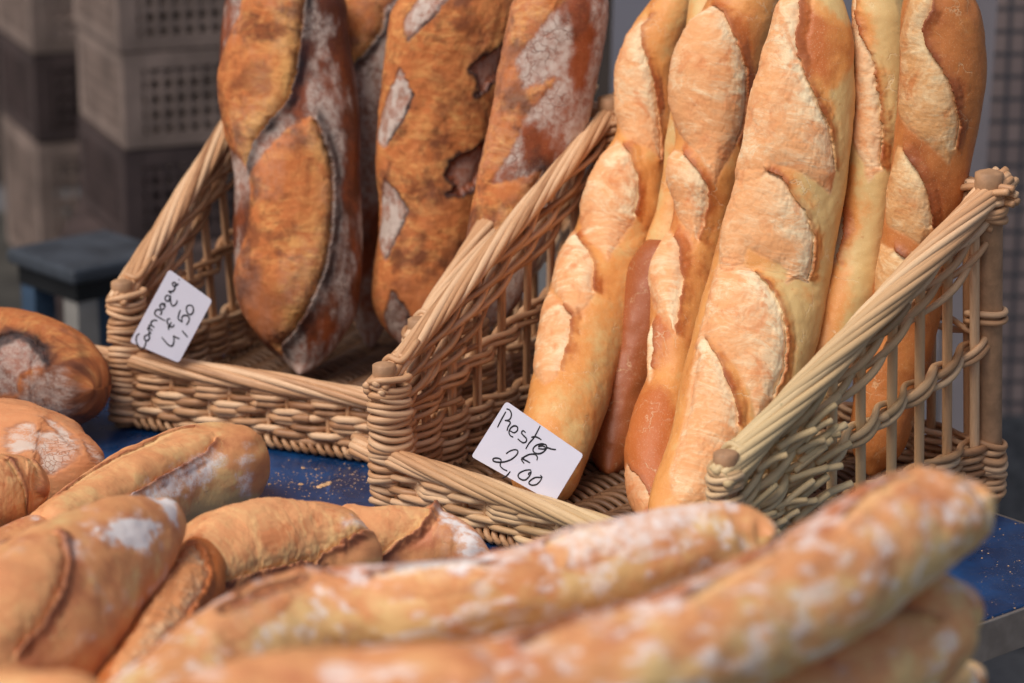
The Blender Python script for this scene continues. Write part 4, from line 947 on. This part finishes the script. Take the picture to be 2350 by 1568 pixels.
loaf("long_loaf", "long blurred floury loaf crossing the middle foreground", "loaf",
     [(180,1640,400,1800),(300,1530,520,1700),(415,1425,620,1610),(555,1345,740,1540),(715,1303,850,1510),(890,1290,1010,1488),(1080,1272,1180,1458),(1245,1226,1330,1420),(1405,1192,1480,1388),(1530,1162,1600,1345),(1650,1153,1700,1308),(1735,1178,1762,1275),(1770,1210,1778,1245)],
     z=(.17, .195, .215), mat='rustic', dep=.9, bake=.38, side_bake=(.3,-.5), flour=.84, flourscale=105, flourth=-.03, seed=36, lump=.009, res=.0013, group=g3, caplen=.02,
     opens=[A([(460,1400),(540,1358),(620,1325),(700,1303),(745,1312),(740,1330),(660,1395),(560,1470),(470,1500)], [(540,1356),(620,1323),(700,1301),(748,1312)], E=.006, G=.008, we=.005, ed=1.),
            A([(850,1310),(950,1298),(1060,1290),(1130,1300),(1090,1350),(1000,1372),(900,1368)], [(850,1310),(950,1296),(1060,1288),(1130,1298)], E=.005, G=.005, we=.003),
            A([(1240,1240),(1320,1215),(1420,1205),(1450,1240),(1380,1290),(1290,1310)], [(1240,1238),(1320,1213),(1420,1203)], E=.004, G=.004, ed=.4),
            A([(850,1300),(1000,1285),(1130,1280),(1120,1305),(1000,1312),(880,1322)], kind='dust', f=1.1),
            A([(1250,1225),(1400,1185),(1560,1155),(1650,1160),(1620,1200),(1480,1260),(1320,1300)], kind='dust', f=.85),
            A([(500,1395),(560,1358),(640,1330),(700,1315),(705,1330),(640,1354),(570,1388),(515,1412)], kind='pit', D=.007)])
loaf("long_loaf", "nearest long floury loaf, its rounded end pointing to the upper right corner of the pile", "loaf",
     [(640,1640,860,1920),(880,1525,1100,1840),(1110,1468,1345,1750),(1335,1425,1560,1665),(1560,1335,1760,1565),(1785,1242,1920,1490),(1920,1152,2054,1402),(2020,1095,2160,1328),(2110,1068,2235,1270),(2195,1078,2280,1212),(2260,1110,2293,1160)],
     z=(.25, .285, .31), mat='rustic', dep=.9, bake=.5, side_bake=(.3,-.45), flour=.84, flourscale=105, flourth=.0, seed=37, lump=.009, res=.0013, group=g3, caplen=.02,
     opens=[A([(1180,1480),(1320,1420),(1450,1390),(1480,1410),(1380,1460),(1240,1520)], [(1180,1478),(1320,1418),(1450,1388)], E=.005, G=.006, ed=.8, c=.6),
            A([(1930,1180),(2030,1110),(2100,1085),(2110,1110),(2060,1150),(1980,1200),(1900,1250)], [(1930,1178),(2030,1108),(2102,1083)], E=.003, G=.003, ed=.4),
            A([(1560,1370),(1700,1300),(1790,1260),(1800,1290),(1700,1350),(1590,1420)], [(1560,1368),(1700,1298),(1792,1258)], E=.004, G=.005, ed=.6)])
loaf("long_loaf", "golden loaf lying underneath the nearest long floury loaf at the right", "loaf",
     [(1500,1620,1640,1860),(1680,1540,1820,1770),(1850,1450,1990,1690),(2000,1368,2115,1608),(2110,1320,2195,1545),(2190,1322,2232,1480),(2232,1360,2246,1430)],
     z=(.19, .22), mat='rustic', dep=.9, bake=.4, side_bake=(.2,-.3), flour=.8, flourscale=46, flourth=.15, seed=38, lump=.009, res=.0014, group=g3, caplen=.02,
     opens=[A([(1890,1470),(1990,1420),(2090,1400),(2170,1420),(2120,1470),(2000,1500),(1920,1530)], [(1990,1418),(2090,1398),(2172,1420)], E=.005, G=.005, ed=.7)])
loaf("long_loaf", "floury loaf end just showing at the bottom right under the pile", "loaf",
     [(1800,1690,1900,1850),(2000,1590,2090,1760),(2120,1530,2190,1700),(2200,1505,2245,1620),(2240,1530,2262,1585)],
     z=(.11, .14), mat='rustic', dep=.9, bake=.35, flour=.8, flourscale=34, seed=39, lump=.009, res=.0016, group=g3)
loaf("long_loaf", "pinkish blurred loaf along the bottom centre edge, nearest the camera", "loaf",
     [(160,1640,280,1900),(430,1548,560,1820),(640,1495,770,1790),(820,1478,950,1790),(980,1468,1080,1780),(1120,1470,1200,1760),(1220,1500,1260,1700)],
     z=(.27, .27), mat='rustic', dep=.9, bake=.65, flour=.7, flourscale=46, flourth=.1, seed=40, lump=.009, res=.0015, group=g3)
loaf("long_loaf", "blurred loaf top along the bottom left edge of the photo", "loaf",
     [(-200,1560,-180,1760),(-60,1540,-40,1780),(80,1544,90,1790),(200,1548,215,1790),(300,1572,310,1700)],
     z=(.24, .24), mat='rustic', dep=.9, bake=.5, flour=.6, flourscale=34, seed=41, lump=.009, res=.0016, group=g3)
for lab, zz_, sd_, dy in (("loaf buried at the bottom of the foreground pile", .05, 42, 60), ("loaf buried halfway up the foreground pile", .125, 43, 40), ("loaf buried under the two long floury loaves", .19, 44, 20)):
    loaf("long_loaf", lab, "loaf",
         [(420,1690+dy,560,1940+dy),(820,1610+dy,980,1880+dy),(1220,1530+dy,1380,1800+dy),(1600,1430+dy,1740,1690+dy),(1800,1400+dy,1890,1600+dy)],
         z=(zz_, zz_), mat='rustic', dep=.9, bake=.5, flour=.6, seed=sd_, res=.002, group=g3)

# ------------------------------------------------------------------ crumbs on the table
random.seed(3)
V = []; F = []
def chip(c, s, flat=.4):
    n = len(V); k = 6
    for j, zz_ in enumerate((0, .6, 1)):
        for i in range(k):
            a = i / k * 6.283; r = s * (1, .9, .4)[j] * random.uniform(.7, 1.25)
            V.append((c[0] + r * math.cos(a), c[1] + r * math.sin(a), zz_ * s * flat + .0003))
    for j in range(2):
        for i in range(k): F.append((n + j * k + i, n + j * k + (i + 1) % k, n + (j + 1) * k + (i + 1) % k, n + (j + 1) * k + i))
    F.append(tuple(n + 2 * k + i for i in range(k)))
for i in range(300):
    px = random.gauss(740, 90); py = random.gauss(1105, 22)
    if random.random() < .12: px, py = random.uniform(2240, 2349), random.uniform(1200, 1420)
    g = G(px, py); chip(g, random.choice((.0004, .0005, .0007, .0010)))
for (px, py, s) in ((742, 1115, .0045), (733, 1118, .004), (750, 1112, .004), (755, 1108, .003), (690, 1112, .0028), (695, 1075, .0022), (725, 1078, .0018), (618, 1112, .002)):
    chip(G(px, py), s, .3)
cr = np_mesh("crumbs", np.array(V), F, simple("crumb_flakes", (214, 170, 124), .8, 200, .2), None, True)
tag(cr, "loose bread crumbs and flakes scattered on the blue tabletop", "crumbs", kind='stuff')
